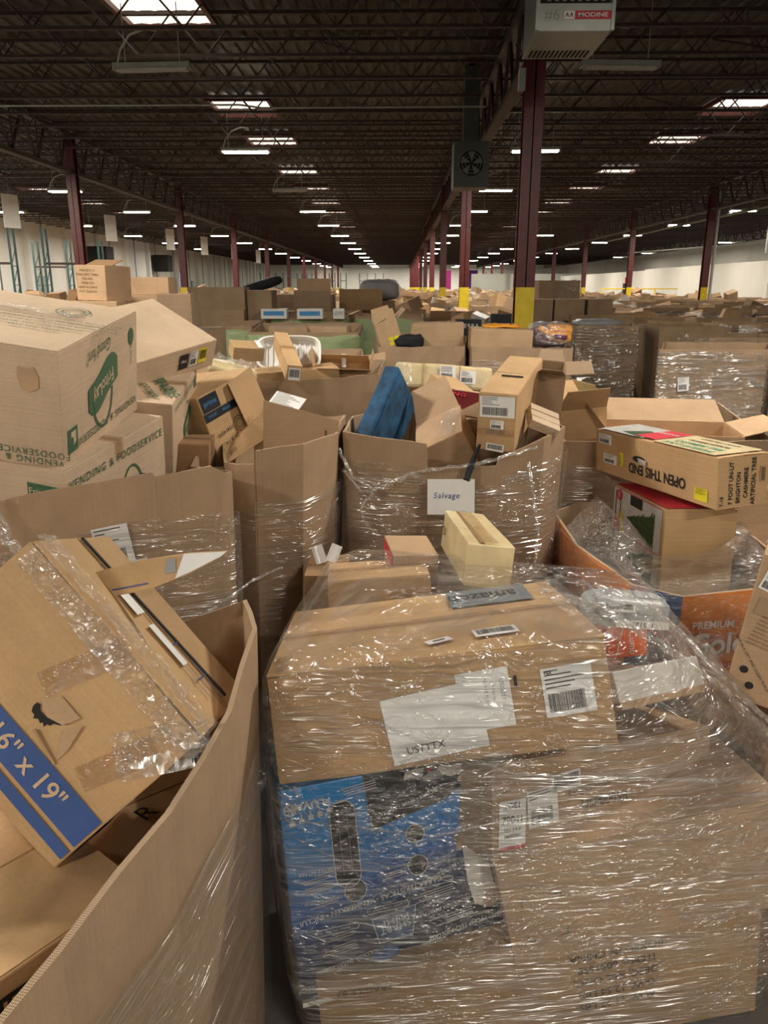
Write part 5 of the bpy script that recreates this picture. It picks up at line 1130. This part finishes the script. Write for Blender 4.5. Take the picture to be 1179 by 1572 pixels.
for i in range(8):
    t0, t1 = 2.2+i*0.22, 2.2+(i+1)*0.22; b.quad((0.07*math.cos(t0), 0.03*math.sin(t0), 0), (0.08*math.cos(t0), 0.037*math.sin(t0), 0), (0.08*math.cos(t1), 0.037*math.sin(t1), 0), (0.07*math.cos(t1), 0.03*math.sin(t1), 0))
b.build('curved_arrow', ['ink'], r, face_mat((0.60, 0.42, 0.10), 'T', 0.30, 0.25, 0, 0.004))
def tray():
    r = empty('white_tray', (-0.84, 6.02, 1.62), (62, 0, 4), 'white ribbed plastic tray standing behind the long carton', 'tray')
    def outline_(s): return [(s*0.25*math.copysign(abs(math.cos(a))**0.5, math.cos(a)), s*0.14*math.copysign(abs(math.sin(a))**0.45, math.sin(a))) for a in [i*math.pi/16 for i in range(32)]]
    b = MB(); o0, o1, o2 = outline_(1.0), outline_(0.93), outline_(0.84)
    for i in range(32):
        j = (i+1) % 32
        b.quad((*o0[i], 0), (*o0[j], 0), (*o1[j], 0.006), (*o1[i], 0.006)); b.quad((*o1[i], 0.006), (*o1[j], 0.006), (*o2[j], -0.05), (*o2[i], -0.05)); b.quad((*o0[j], 0), (*o0[i], 0), (o1[i][0], o1[i][1], -0.02), (o1[j][0], o1[j][1], -0.02))
    b.poly([(x, y, -0.05) for x, y in o2]); b.build('shell', ['plastic_white'], r)
    for i in range(9): b = MB(); b.box((-0.17+i*0.042, 0, -0.047), (0.012, 0.18, 0.008)); b.build('rib', ['plastic_white'], r)
tray()
b = MB(); b.tube([(-0.42, 6.1, 1.50), (-0.42, 6.1, 1.60)], 0.02, k=10); tag(b.build('white_tube', ['plastic_white']), 'short white tube standing right of the white tray', 'tube')
r = open_carton('open_carton', 'shallow open carton in the bin right of the long carton', ((-0.42, 5.95, 1.46), (2, 2, 3), (0.42, 0.40, 0.12)), (170, 100, 40, 110), 'kraft_warm', seed=8, fl=0.3)
r = empty('crumpled_bag', (-1.02, 4.80, 1.60), (8, 14, -12), 'crinkled amber transparent bag over the tape-printed carton', 'bag'); pillow('bag', 0.30, 0.16, 0.10, 'cream', r, seed=8, amp=0.02); 
b = MB(); wr_strip('clear_wrap', r, Matrix.Translation((0, 0, 0.05)), 0.28, 0.14, 0.02, 'film_loose', seed=47)
r = carton('small_carton', 'small carton with black striped corner behind the crinkled bag', ((-1.00, 5.15, 1.70), (18, 4, 25), (0.20, 0.14, 0.09)), 'kraft_warm', seed=53, flaps=False, tape=False); decal(r, face_mat((0.20, 0.14, 0.09), 'R', 0.5, 0.5), rect(0.13, 0.08), 'ink', 'black_end'); decal(r, face_mat((0.20, 0.14, 0.09), 'T', 0.9, 0.5, 0, 0.004), rect(0.03, 0.13), 'paper', 'white_edge')
q = slab([(-0.35, 0), (0.35, 0.0), (0.35, 0.05), (-0.35, 0.30)], 0.006, 'kraft', 'loose_cardboard_sheet', None, Matrix.Translation((-1.35, 5.35, 1.42)) @ Euler((rad(-14), 0, rad(-6))).to_matrix().to_4x4()); tag(q, 'slanting brown cardboard panel left of the white tray', 'cardboard')
binH, pH = bin_box('cardboard_bin', 'open brown bin directly behind the snack cartons at left', [(-2.35, 3.9, 1.42), (-1.0, 4.35, 1.40), (-1.0, 5.2, 1.42), (-2.35, 5.2, 1.42)], film=None, seed=23)
binI, pI = bin_box('cardboard_bin', 'open brown bin behind the white tray, before the green bins', [(-1.45, 7.0, 1.50), (-0.30, 7.0, 1.49), (-0.36, 8.1, 1.49), (-1.45, 8.1, 1.49)], film=None, seed=24)
q = slab([(-0.42, 0), (0.42, 0.0), (0.42, 0.12), (-0.3, -0.02)], 0.006, 'kraft', 'loose_cardboard_sheet', None, Matrix.Translation((-0.52, 6.95, 1.43)) @ Euler((rad(-20), 0, rad(10))).to_matrix().to_4x4()); tag(q, 'sloping inner cardboard flap at the bin before the green bins', 'cardboard')
binV, pV = bin_box('cardboard_bin', 'open bin behind the signed bin, under the cream package', [(-0.05, 4.62, 1.40), (0.92, 4.62, 1.40), (0.92, 5.6, 1.42), (-0.05, 5.6, 1.42)], film='film', seed=26)

# green-wrapped bins
for i, (rim_, lab) in enumerate((
    ([(-1.88, 9.9, 1.56), (-0.50, 10.0, 1.55), (-0.52, 11.6, 1.60), (-2.0, 11.6, 1.60)], 'nearest bin wrapped in green film, white label at its left corner'),
    ([(-3.35, 11.6, 1.55), (-2.15, 11.6, 1.55), (-2.2, 12.9, 1.58), (-3.4, 12.9, 1.58)], 'green-film-wrapped bin left of the labelled green bin'),
    ([(-2.1, 13.2, 1.62), (-0.9, 13.2, 1.60), (-0.9, 14.4, 1.62), (-2.1, 14.4, 1.62)], 'green-film-wrapped bin behind the labelled green bin, blue labels on its contents'),
    ([(-0.75, 14.0, 1.62), (0.45, 14.0, 1.60), (0.45, 15.2, 1.62), (-0.75, 15.2, 1.62)], 'green-film-wrapped bin farther back near the central columns'))):
    r_, p_ = bin_box('cardboard_bin', lab, rim_, film='film_green', seed=30+i, wav=0.025, group='green-wrapped bins', film_z=(0.02, 0.97))
    if i == 0: pg, mg = on_panel(p_[0], -0.34, 1.40, 0, 0.04); ship_label(pg, mg, 0.22, 0.13, 90); pg, mg = on_panel(p_[0], -0.36, 1.30, 0, 0.04); sheet(pg, mg, 0.18, 0.1)
for i, (x, y, z, w_) in enumerate(((-2.05, 13.05, 1.66, 0.42), (-1.45, 13.0, 1.66, 0.42), (-0.98, 13.05, 1.66, 0.18))):
    r = carton('blue_label_carton', ('white carton with blue print on the green bin, left', 'white carton with blue print on the green bin, right', 'small white carton beside the blue-printed ones')[i], ((x, y+0.15, z+0.02), (0, 0, 2), (w_, 0.3, 0.16)), 'white_board', flaps=False, tape=False, seed=60+i)
    decal(r, face_mat((w_, 0.3, 0.16), 'F', 0.5, 0.55, 0), rect(w_*0.8, 0.07), 'sky_ink' if i < 2 else 'snow_print', 'blue_print')
for i, (x, y, w_) in enumerate(((-1.45, 10.5, 0.5), (-0.95, 10.6, 0.6))):
    carton('carton', ('brown carton inside the nearest green bin, left', 'brown carton inside the nearest green bin, right')[i], ((x, y, 1.50), (0, 0, 5-i*9), (w_, 0.5, 0.2)), 'kraft', seed=63+i)

# bins in front of the columns
binJ, pJ = bin_box('cardboard_bin', 'plain brown bin with a dark-lettered carton, left of the plush-topped bin', [(-0.22, 8.9, 1.45), (0.76, 8.9, 1.46), (0.78, 10.0, 1.47), (-0.30, 10.0, 1.47)], film=None, seed=40, wav=0.02)
binL, pL = bin_box('cardboard_bin', 'wrapped brown bin topped with a purple and orange plush', [(0.82, 8.7, 1.46), (1.95, 8.75, 1.45), (2.1, 9.9, 1.46), (0.85, 9.9, 1.46)], film='film', seed=41, wav=0.02)
r = open_carton('open_carton', 'tilted carton with yellow stickers at left of the lettered-carton bin', ((-0.12, 9.25, 1.58), (6, -16, 6), (0.26, 0.3, 0.30)), (60, 150, 120, 20), 'kraft', seed=9)
for i in range(4): decal(r, face_mat((0.26, 0.3, 0.30), 'F', 0.55+0.25*(i % 2), 0.18+0.18*(i//2), 4, 0.003), rect(0.055, 0.045), 'yellow_label', 'yellow_sticker')
carton('carton', 'wide brown carton standing in the bin behind the dark cloth', ((0.47, 9.45, 1.56), (0, 0, -2), (0.62, 0.4, 0.28)), 'kraft', seed=70, flaps=False, tape=False)
r = empty('dark_cloth', (0.13, 9.2, 1.49), (0, 0, 0), 'dark crumpled cloth on the rim left of the wide carton', 'cloth'); pillow('cloth', 0.34, 0.24, 0.16, 'black_cloth', r, seed=3, amp=0.03)
r = carton('black_carton', 'black carton lettered in pale capitals left of the plush-topped bin', ((0.90, 10.15, 1.61), (0, 0, 2), (0.30, 0.30, 0.20)), 'black_cloth', flaps=False, tape=False, seed=71); put_text(r, (0.30, 0.30, 0.20), 'F', 0.5, 0.6, 'TERRA', 0.075, 0, 'snow_print', spacing=1.1)
r = carton('black_carton', 'second smaller black carton right of the lettered one, by the yellow column foot', ((1.45, 11.2, 1.59), (0, 0, -4), (0.28, 0.30, 0.30)), 'black_cloth', flaps=False, tape=False, seed=72)
carton('carton', 'brown carton under the plush at the plush-topped bin', ((1.18, 9.2, 1.52), (0, 2, 0), (0.70, 0.5, 0.24)), 'kraft', seed=73)
r = empty('plush_bag', (1.74, 9.15, 1.56), (0, 0, 0), 'purple and orange plush packed in clear plastic on the wrapped bin', 'plush')
pillow('purple_body', 0.40, 0.30, 0.24, 'purple', r, seed=4, amp=0.03); pillow('orange_body', 0.30, 0.22, 0.20, 'amber', r, Matrix.Translation((0.10, -0.07, 0.03)), seed=6, amp=0.03)
pillow('orange_arm', 0.22, 0.08, 0.07, 'amber', r, Matrix.Translation((-0.04, -0.15, 0.05)) @ Matrix.Rotation(0.5, 4, 'Y'), seed=7, amp=0.01)
pillow('purple_stripe', 0.16, 0.06, 0.05, 'purple', r, Matrix.Translation((0.10, -0.185, 0.0)), seed=9, amp=0.01); pillow('clear_wrap', 0.48, 0.38, 0.30, 'film_loose', r, Matrix.Translation((0, -0.02, 0.01)), seed=12, amp=0.03)
r = empty('orange_bag', (1.22, 9.35, 1.66), (0, 0, 0), 'flat orange bag on the carton left of the plush', 'bag'); pillow('bag', 0.44, 0.3, 0.05, 'amber', r, seed=2, amp=0.02)

# tall wrapped bins at the right
for i, (rim_, lab, g) in enumerate((
    ([(2.90, 12.9, 1.50), (3.93, 12.95, 1.50), (4.15, 14.1, 1.50), (2.80, 14.1, 1.50)], 'tall brown wrapped bin right of the centre, glare streaks and two small white labels', 'film_far'),
    ([(2.82, 8.5, 1.46), (4.0, 8.5, 1.46), (4.5, 9.6, 1.46), (3.28, 9.7, 1.46)], 'nearest big brown wrapped bin at right with one white label', 'film_far'),
    ([(4.35, 13.2, 1.47), (5.5, 13.2, 1.47), (5.5, 14.4, 1.47), (4.35, 14.4, 1.47)], 'brown bin behind, between the two labelled wrapped bins', None),
    ([(4.12, 8.62, 1.42), (5.3, 8.62, 1.42), (5.8, 9.8, 1.42), (4.66, 9.8, 1.42)], 'brown bin at the right edge with green mark', 'film'),
    ([(4.0, 10.4, 1.38), (4.9, 10.4, 1.38), (5.0, 11.0, 1.38), (4.1, 11.0, 1.38)], 'brown bin behind the nearest wrapped right bin', None),
    ([(4.4, 11.2, 1.42), (5.6, 11.2, 1.42), (5.6, 12.4, 1.42), (4.4, 12.4, 1.42)], 'brown wrapped bin between the far and near right bins', 'film'))):
    r_, p_ = bin_box('cardboard_bin', lab, rim_, film=g, seed=50+i, wav=0.02, bottom=0.97, film_z=(0.02, 0.985))
    if i == 0:
        for (x, z, w_, h_) in ((0.10, 0.90, 0.11, 0.08), (-0.40, 0.48, 0.13, 0.15)): a, m_ = on_panel(p_[0], x, z, 0, 0.035); ship_label(a, m_, w_, h_, 95)
        a, m_ = on_panel(p_[0], -0.38, 1.12, 0, 0.012); text(a, m_, '1', 0.12, 'ink')
    if i == 1: a, m_ = on_panel(p_[0], -0.26, 1.09, 5, 0.035); ship_label(a, m_, 0.12, 0.15, 96)
    if i == 3: a, m_ = on_panel(p_[0], -0.47, 1.2, 0, 0.03); decal(a, m_, rect(0.08, 0.2), 'teal_print', 'green_mark')
b = MB(); r = empty('dark_cushion', (3.35, 13.4, 1.52), (0, 0, 4), 'dark grey padded cover lying on top of the tall wrapped bin', 'cushion'); pillow('cushion', 0.8, 0.5, 0.14, 'ink_grey', r, seed=2, amp=0.02)

# ================================================================== STACKED CARTONS AT THE LEFT, MIDDLE DISTANCE
LS = [((-2.626, 7.125, 2.134), (-0.8, 1.5, -21.2), (0.327, 0.329, 0.294), 'kraft', 'square brown carton with faded lettering and lifted flap, topmost at upper left'),
      ((-2.45, 7.80, 2.11), (0, 0, 4), (0.50, 0.42, 0.16), 'kraft', 'flat wide carton right of the topmost carton'),
      ((-2.50, 7.80, 1.87), (0, 0, 2), (0.56, 0.5, 0.31), 'kraft', 'flat carton directly under the flat wide carton'),
      ((-2.02, 7.35, 1.90), (0, 0, 4), (0.30, 0.5, 0.28), 'kraft_grey', 'squarish carton at the front of the left stack'),
      ((-3.02, 13.5, 1.92), (0, 0, 2), (0.93, 0.6, 0.36), 'kraft_grey', 'upper wide carton of the wrapped stack behind'),
      ((-3.05, 13.4, 1.59), (0, 0, 1), (0.99, 0.6, 0.30), 'kraft_grey', 'lower wide carton of the wrapped stack behind'),
      ((-2.32, 13.6, 1.75), (0, 0, -2), (0.42, 0.5, 0.60), 'kraft_grey', 'upright carton at the right end of the wrapped stack'),
      ((-1.60, 14.95, 1.86), (0, 0, 3), (0.66, 0.5, 0.36), 'kraft_grey', 'small carton with white label beyond the wrapped stack'),
      ((-2.68, 7.10, 1.84), (0, 0, 0), (0.5, 0.5, 0.28), 'kraft', 'carton supporting the topmost upper left carton')]
for i, (l_, e_, d_, mt, lab) in enumerate(LS):
    r = carton('carton', lab, (l_, e_, d_), mt, seed=80+i, tape=i > 0)
    if i == 0:
        for k in range(6): put_text(r, d_, 'F', 0.40, 0.86-k*0.12, ('MAIN BOX 12', 'SMALL DESC TABLE', 'PO# 4470', 'ITEM# 2250', 'MADE IN CHINA', 'N.W. 22.60 KGS')[k], 0.028, 0, 'ink_soft')
        b = MB(); b.box((0, 0.07, 0.16), (0.30, 0.16, 0.006)); o = b.build('lifted_flap', ['kraft_dark'], r); o.rotation_euler.x = 0.35
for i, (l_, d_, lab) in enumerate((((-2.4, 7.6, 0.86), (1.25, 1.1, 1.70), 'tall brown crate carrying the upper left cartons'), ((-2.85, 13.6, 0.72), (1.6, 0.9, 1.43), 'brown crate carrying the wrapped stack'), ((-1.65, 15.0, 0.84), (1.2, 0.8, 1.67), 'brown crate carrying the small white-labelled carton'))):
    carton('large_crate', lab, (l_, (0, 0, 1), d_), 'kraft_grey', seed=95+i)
r = carton('carton', 'brown carton propped behind the topmost at upper left edge, leaning', ((-3.0, 7.3, 1.93), (0, 20, 10), (0.08, 0.3, 0.3)), 'kraft_dark', flaps=False, tape=False, seed=97)
r = empty('blue_wrapped_bundle', (-2.75, 16.0, 2.13), (0, -17, 8), 'dark blue bundle wrapped in shiny plastic on top of the far stack', 'bundle'); pillow('bundle', 0.9, 0.4, 0.19, 'black_cloth', r, seed=5, amp=0.01); wr_strip('clear_wrap', r, Matrix.Translation((0, -0.1, 0.06)) @ Matrix.Rotation(0.6, 4, 'X'), 0.6, 0.2, 0.012, 'film_loose', seed=49)
carton('large_crate', 'crate of the far stack under the dark blue bundle', ((-2.4, 16.3, 0.98), (0, 0, 0), (2.2, 0.8, 1.96)), 'kraft_grey', seed=98)
r = open_carton('open_carton', 'open brown carton right of the blue bundle, flap leaning', ((-1.7, 16.3, 2.12), (0, 0, 4), (0.66, 0.5, 0.30)), (None, 100, None, 165), 'kraft', seed=11)
r = empty('grey_sofa_cushion', (-0.40, 17.0, 2.05), (0, 0, 4), 'dark grey rounded cushion standing above the field of boxes, left of the columns', 'cushion'); pillow('cushion', 0.85, 0.5, 0.42, 'ink_grey', r, seed=6, amp=0.03)
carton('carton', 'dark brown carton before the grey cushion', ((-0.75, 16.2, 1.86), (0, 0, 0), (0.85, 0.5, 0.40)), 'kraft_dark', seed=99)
r = carton('plastic_covered_carton', 'pinkish carton under clear plastic beyond the yellow column foot', ((3.45, 17.6, 1.99), (0, 0, 5), (0.9, 0.6, 0.50)), plain('rose_board', (0.36, 0.19, 0.15)) and 'kraft_grey', seed=100); wr_strip('clear_wrap', r, face_mat((0.9, 0.6, 0.5), 'F', 0.65, 0.6, 70, 0.02), 0.6, 0.4, 0.05, 'film_loose', seed=51)
for i, (x, w_) in enumerate(((2.75, 0.55), (3.35, 0.6), (3.95, 0.5))): carton('carton', ('left', 'middle', 'right')[i]+' carton of the row of three right of the nearest yellow column foot', ((x+0.1, 16.3, 1.66), (0, 0, i*3-3), (w_, 0.5, 0.42)), 'kraft_grey', seed=101+i)

# ================================================================== THE FIELD OF BINS
def field_bin_mesh(w, d, h, mat, seed):
    g = random.Random(seed); b = MB(); t = 0.03; zt = [h+g.uniform(-0.06, 0.06) for _ in range(4)]
    P = [(-w/2, -d/2), (w/2, -d/2), (w/2, d/2), (-w/2, d/2)]; I = [(x*(1-2*t/w), y*(1-2*t/d)) for x, y in P]
    for i in range(4):
        j = (i+1) % 4
        a, c, ia, ic = P[i], P[j], I[i], I[j]; n = 4
        for k in range(n):
            def L(p, q, s): return (p[0]+(q[0]-p[0])*s, p[1]+(q[1]-p[1])*s)
            s0, s1 = k/n, (k+1)/n
            z0 = zt[i]+(zt[j]-zt[i])*s0+(g.uniform(-0.02, 0.02) if 0 < k else 0); z1 = zt[i]+(zt[j]-zt[i])*s1
            A, B_, C_, D_ = L(a, c, s0), L(a, c, s1), L(ia, ic, s0), L(ia, ic, s1)
            b.quad((*A, 0), (*B_, 0), (*B_, z1), (*A, z0)); b.quad((*D_, 0), (*C_, 0), (*C_, z0), (*D_, z1)); b.quad((*A, z0), (*B_, z1), (*D_, z1), (*C_, z0))
    b.quad((*I[0], 0.02), (*I[1], 0.02), (*I[2], 0.02), (*I[3], 0.02))
    return mesh('walls', b.v, b.f, [mat], None)
def field_film_mesh(w, d, h, mat, seed):
    vs = []; fs = []; ring = []
    P = [(-w/2, -d/2), (w/2, -d/2), (w/2, d/2), (-w/2, d/2)]
    for i in range(4):
        a, c = P[i], P[(i+1) % 4]
        for k in range(8): ring.append((a[0]+(c[0]-a[0])*k/8, a[1]+(c[1]-a[1])*k/8))
    for j in range(7):
        z = h*(0.02+0.96*j/6)
        for x, y in ring:
            s_ = 1.02+0.012*noise.noise(Vector((x*4, y*4, z*3+seed))); vs.append((x*s_, y*s_, z))
    m = len(ring)
    for j in range(6):
        for k in range(m): fs.append((j*m+k, j*m+(k+1) % m, (j+1)*m+(k+1) % m, (j+1)*m+k))
    me = mesh('stretch_film', vs, fs, [mat]); 
    for p in me.polygons: p.use_smooth = True
    return me
VAR = []
for i, (w, d, h, mt) in enumerate(((1.2, 1.05, 1.45, 'kraft_bin'), (1.15, 1.1, 1.38, 'kraft_grey'), (1.25, 1.05, 1.52, 'kraft_bin'), (1.1, 1.1, 1.42, 'kraft'))):
    VAR.append((field_bin_mesh(w, d, h, mt, i), field_film_mesh(w, d, h, 'film_far', i), field_film_mesh(w, d, h, 'film_green', i+7), h))
CV = [body_mesh('loose_carton', (w, d, h), mt, 0.004, 200+i, cuts=0, bev=0.006) for i, (w, d, h, mt) in enumerate(((0.6, 0.4, 0.35, 'kraft'), (0.5, 0.5, 0.45, 'kraft_dark'), (0.45, 0.35, 0.5, 'kraft_warm'), (0.9, 0.35, 0.3, 'kraft_grey'), (0.4, 0.3, 0.25, 'kraft_warm')))]
CW = [body_mesh('loose_carton', (0.5, 0.4, 0.2), 'white_board', 0.004, 210, cuts=0), body_mesh('loose_carton', (0.4, 0.4, 0.3), 'cream', 0.004, 211, cuts=0), body_mesh('loose_carton', (0.4, 0.3, 0.25), 'snow_print', 0.004, 212, cuts=0), body_mesh('loose_carton', (0.5, 0.35, 0.2), 'black_cloth', 0.004, 215, cuts=0)]
for me in CV+CW:
    pass
for me in [v for v in CV]:
    t = me
G = random.Random(21); nb = nc = 0; rest = MB(); restc = MB()
def where(x, y):
    sec = ('by the left wall' if x < -16 else 'left of the left columns' if x < -10.1 else 'beside the left columns' if x < -5.5 else 'in the middle aisle' if x < -1.2 else 'left of the central columns' if x < 2.1 else 'right of the central columns' if x < 6 else 'midway to right columns' if x < 10.5 else 'beside the right columns' if x < 14.3 else 'beyond the right columns')
    kk = (y-13.4)/12.2; f = int(kk*3)
    dep = 'before the nearest column' if kk < 0 else ['just past nearest column', 'between nearest and second column', 'just before second column', 'just past second column', 'between second and third column', 'just before third column'][f] if f < 6 else 'past third column'
    return sec+', '+dep
occupied = [(-3.5, 15.2, -1.2, 17.0), (-3.9, 11, -0.4, 15.4), (-0.8, 13.6, 0.6, 15.4), (2.6, 12.5, 5.7, 14.6), (2.4, 15.9, 4.3, 18.1), (-1.4, 15.8, 0.3, 17.4)]
y = 11.4; rown = 0
while y < 124:
    x = -21.6+(rown % 2)*0.3
    while x < (30 if y < 95 else 27):
        vis = abs(x-0.018*y) < 0.56*y+1.2
        ok = vis and not (y < 14.6 and -3.9 < x < 6.3) and not any(a-0.6 < x < c+0.6 and b0-0.6 < y < d0+0.6 for a, b0, c, d0 in occupied)
        ok = ok and not (x < -12.8 and 33 < y < 44) and all(abs(x-X) > 0.85 or abs((y-13.4+6.1) % 12.2-6.1) > 0.85 for X in (2.1, -10.1, 14.3)) and not (x > 19.3 and 43 < y < 105) and not (-2.9+0.0 < x-1.1 < -2.2 and y > 20 and False)
        if ok and G.random() < 0.95:
            vi = G.randrange(4); wl, fm, fg, h = VAR[vi]
            if nb < 290:
                green = (x < 1 and G.random() < 0.28); wrapped = G.random() < 0.65
                side = 'left' if x < -10 else ('centre' if x < 2 else ('right' if x < 14 else 'far right'))
                kind = 'green-wrapped' if green else ('film-wrapped' if wrapped else 'bare')
                o = empty('cardboard_bin', (x, y, 0), (0, 0, G.uniform(-5, 5)), '%s bin standing %s' % (kind, where(x, y)), 'bin', '%s bins %s' % (kind, where(x, y)))
                link('walls', wl, o)
                if green: link('stretch_film', fg, o)
                elif wrapped: link('stretch_film', fm, o)
                nb += 1
            else:
                n0 = len(rest.v); rot = G.uniform(-0.1, 0.1)
                for v in wl.vertices: c = v.co; rest.v.append((x+c.x*math.cos(rot)-c.y*math.sin(rot), y+c.x*math.sin(rot)+c.y*math.cos(rot), c.z))
                for p in wl.polygons: rest.f.append(tuple(n0+i for i in p.vertices)); rest.m.append(vi % 2)
            for k in range(G.choice((0, 0, 1, 1)) if (x > 3.2 and y < 40) else G.choice((1, 1, 2, 2, 3))):
                px, py, pz = x+G.uniform(-0.33, 0.33), y+G.uniform(-0.3, 0.3), h+G.uniform(-0.22, 0.12)+(0.25 if G.random() < 0.08 else 0)-(0.10 if x > 3.2 else 0)
                e = (G.uniform(-22, 22), G.uniform(-22, 22), G.uniform(0, 180))
                me = G.choice(CW) if G.random() < 0.22 else G.choice(CV)
                if nc < 298:
                    o = link('loose_carton', me); o.location = (px, py, pz); o.rotation_euler = tuple(rad(a) for a in e)
                    cn = {'white_board': 'white', 'cream': 'cream', 'snow_print': 'pale grey', 'blue_print': 'blue', 'pink': 'red', 'black_cloth': 'black'}.get(next((kk for kk, vv in M.items() if vv == me.materials[0]), ''), 'brown')
                    side = 'left' if x < -10 else ('centre' if x < 2 else ('right' if x < 14 else 'far right'))
                    tag(o, '%s carton on a bin %s' % (cn, where(x, y)), 'box', '%s loose cartons %s' % (cn, where(x, y))); nc += 1
                else:
                    R_ = Euler(tuple(rad(a) for a in e)).to_matrix(); restc.box((px, py, pz), (G.uniform(0.3, 0.8), G.uniform(0.3, 0.6), G.uniform(0.2, 0.5)), 0 if me in CV else G.choice((1, 2, 2, 3, 4)), rot=R_)
        x += G.uniform(1.28, 1.42)
    y += 1.5 if y < 60 else 2.0; rown += 1
o = rest.build('distant_bins', ['kraft_bin', 'kraft_grey']); tag(o, 'far field of open brown cardboard bins reaching to the far wall', 'bins', None, 'stuff')
o = restc.build('distant_cartons', ['kraft', 'white_board', 'cream', 'kraft_dark', 'kraft_grey']); tag(o, 'far loose cartons strewn over the distant bins', 'boxes', None, 'stuff')
carton('carton', 'carton wedged under the grey rounded cushion', ((-0.42, 16.95, 1.63), (0, 0, 3), (0.7, 0.5, 0.40)), 'kraft_grey', seed=120)
carton('carton', 'carton wedged under the plastic-covered carton', ((3.45, 17.65, 1.58), (0, 0, -2), (0.8, 0.6, 0.32)), 'kraft_grey', seed=121)
# closer bins on the flanks of the hall, and bins under the cartons of the middle distance
cnt = {}
for k, (x, y, wh) in enumerate(((-3.9, 5.0, 'left of the topmost left cartons'), (-3.7, 6.6, 'left of the topmost left cartons'), (-3.6, 8.6, 'left of the topmost left cartons'), (-4.1, 10.0, 'left of the topmost left cartons'), (-5.4, 9.6, 'left of the topmost left cartons'),
        (5.9, 7.2, 'beyond the right edge bins'), (1.2, 12.6, 'before the nearest yellow column foot'), (0.3, 11.6, 'before the nearest yellow column foot'), (6.9, 9.4, 'beyond the right edge bins'),
        (2.85, 16.35, 'under the row of three cartons'), (4.05, 16.35, 'under the row of three cartons'), (3.45, 17.75, 'under the plastic-covered carton'), (-0.5, 16.9, 'under the grey rounded cushion'), (-0.75, 15.75, 'under the dark carton before the cushion'), (1.45, 11.1, 'under the smaller black carton'))):
    wl, fm, fg, h = VAR[k % 4]; cnt[wh] = cnt.get(wh, 0)+1
    o = empty('cardboard_bin', (x, y, 0), (0, 0, (k*7) % 9-4), 'brown open bin %s, %s from the camera' % (wh, ordn[cnt[wh]-1]), 'bin', 'flank and support bins')
    link('walls', wl, o)
    if k % 2: link('stretch_film', fm, o)
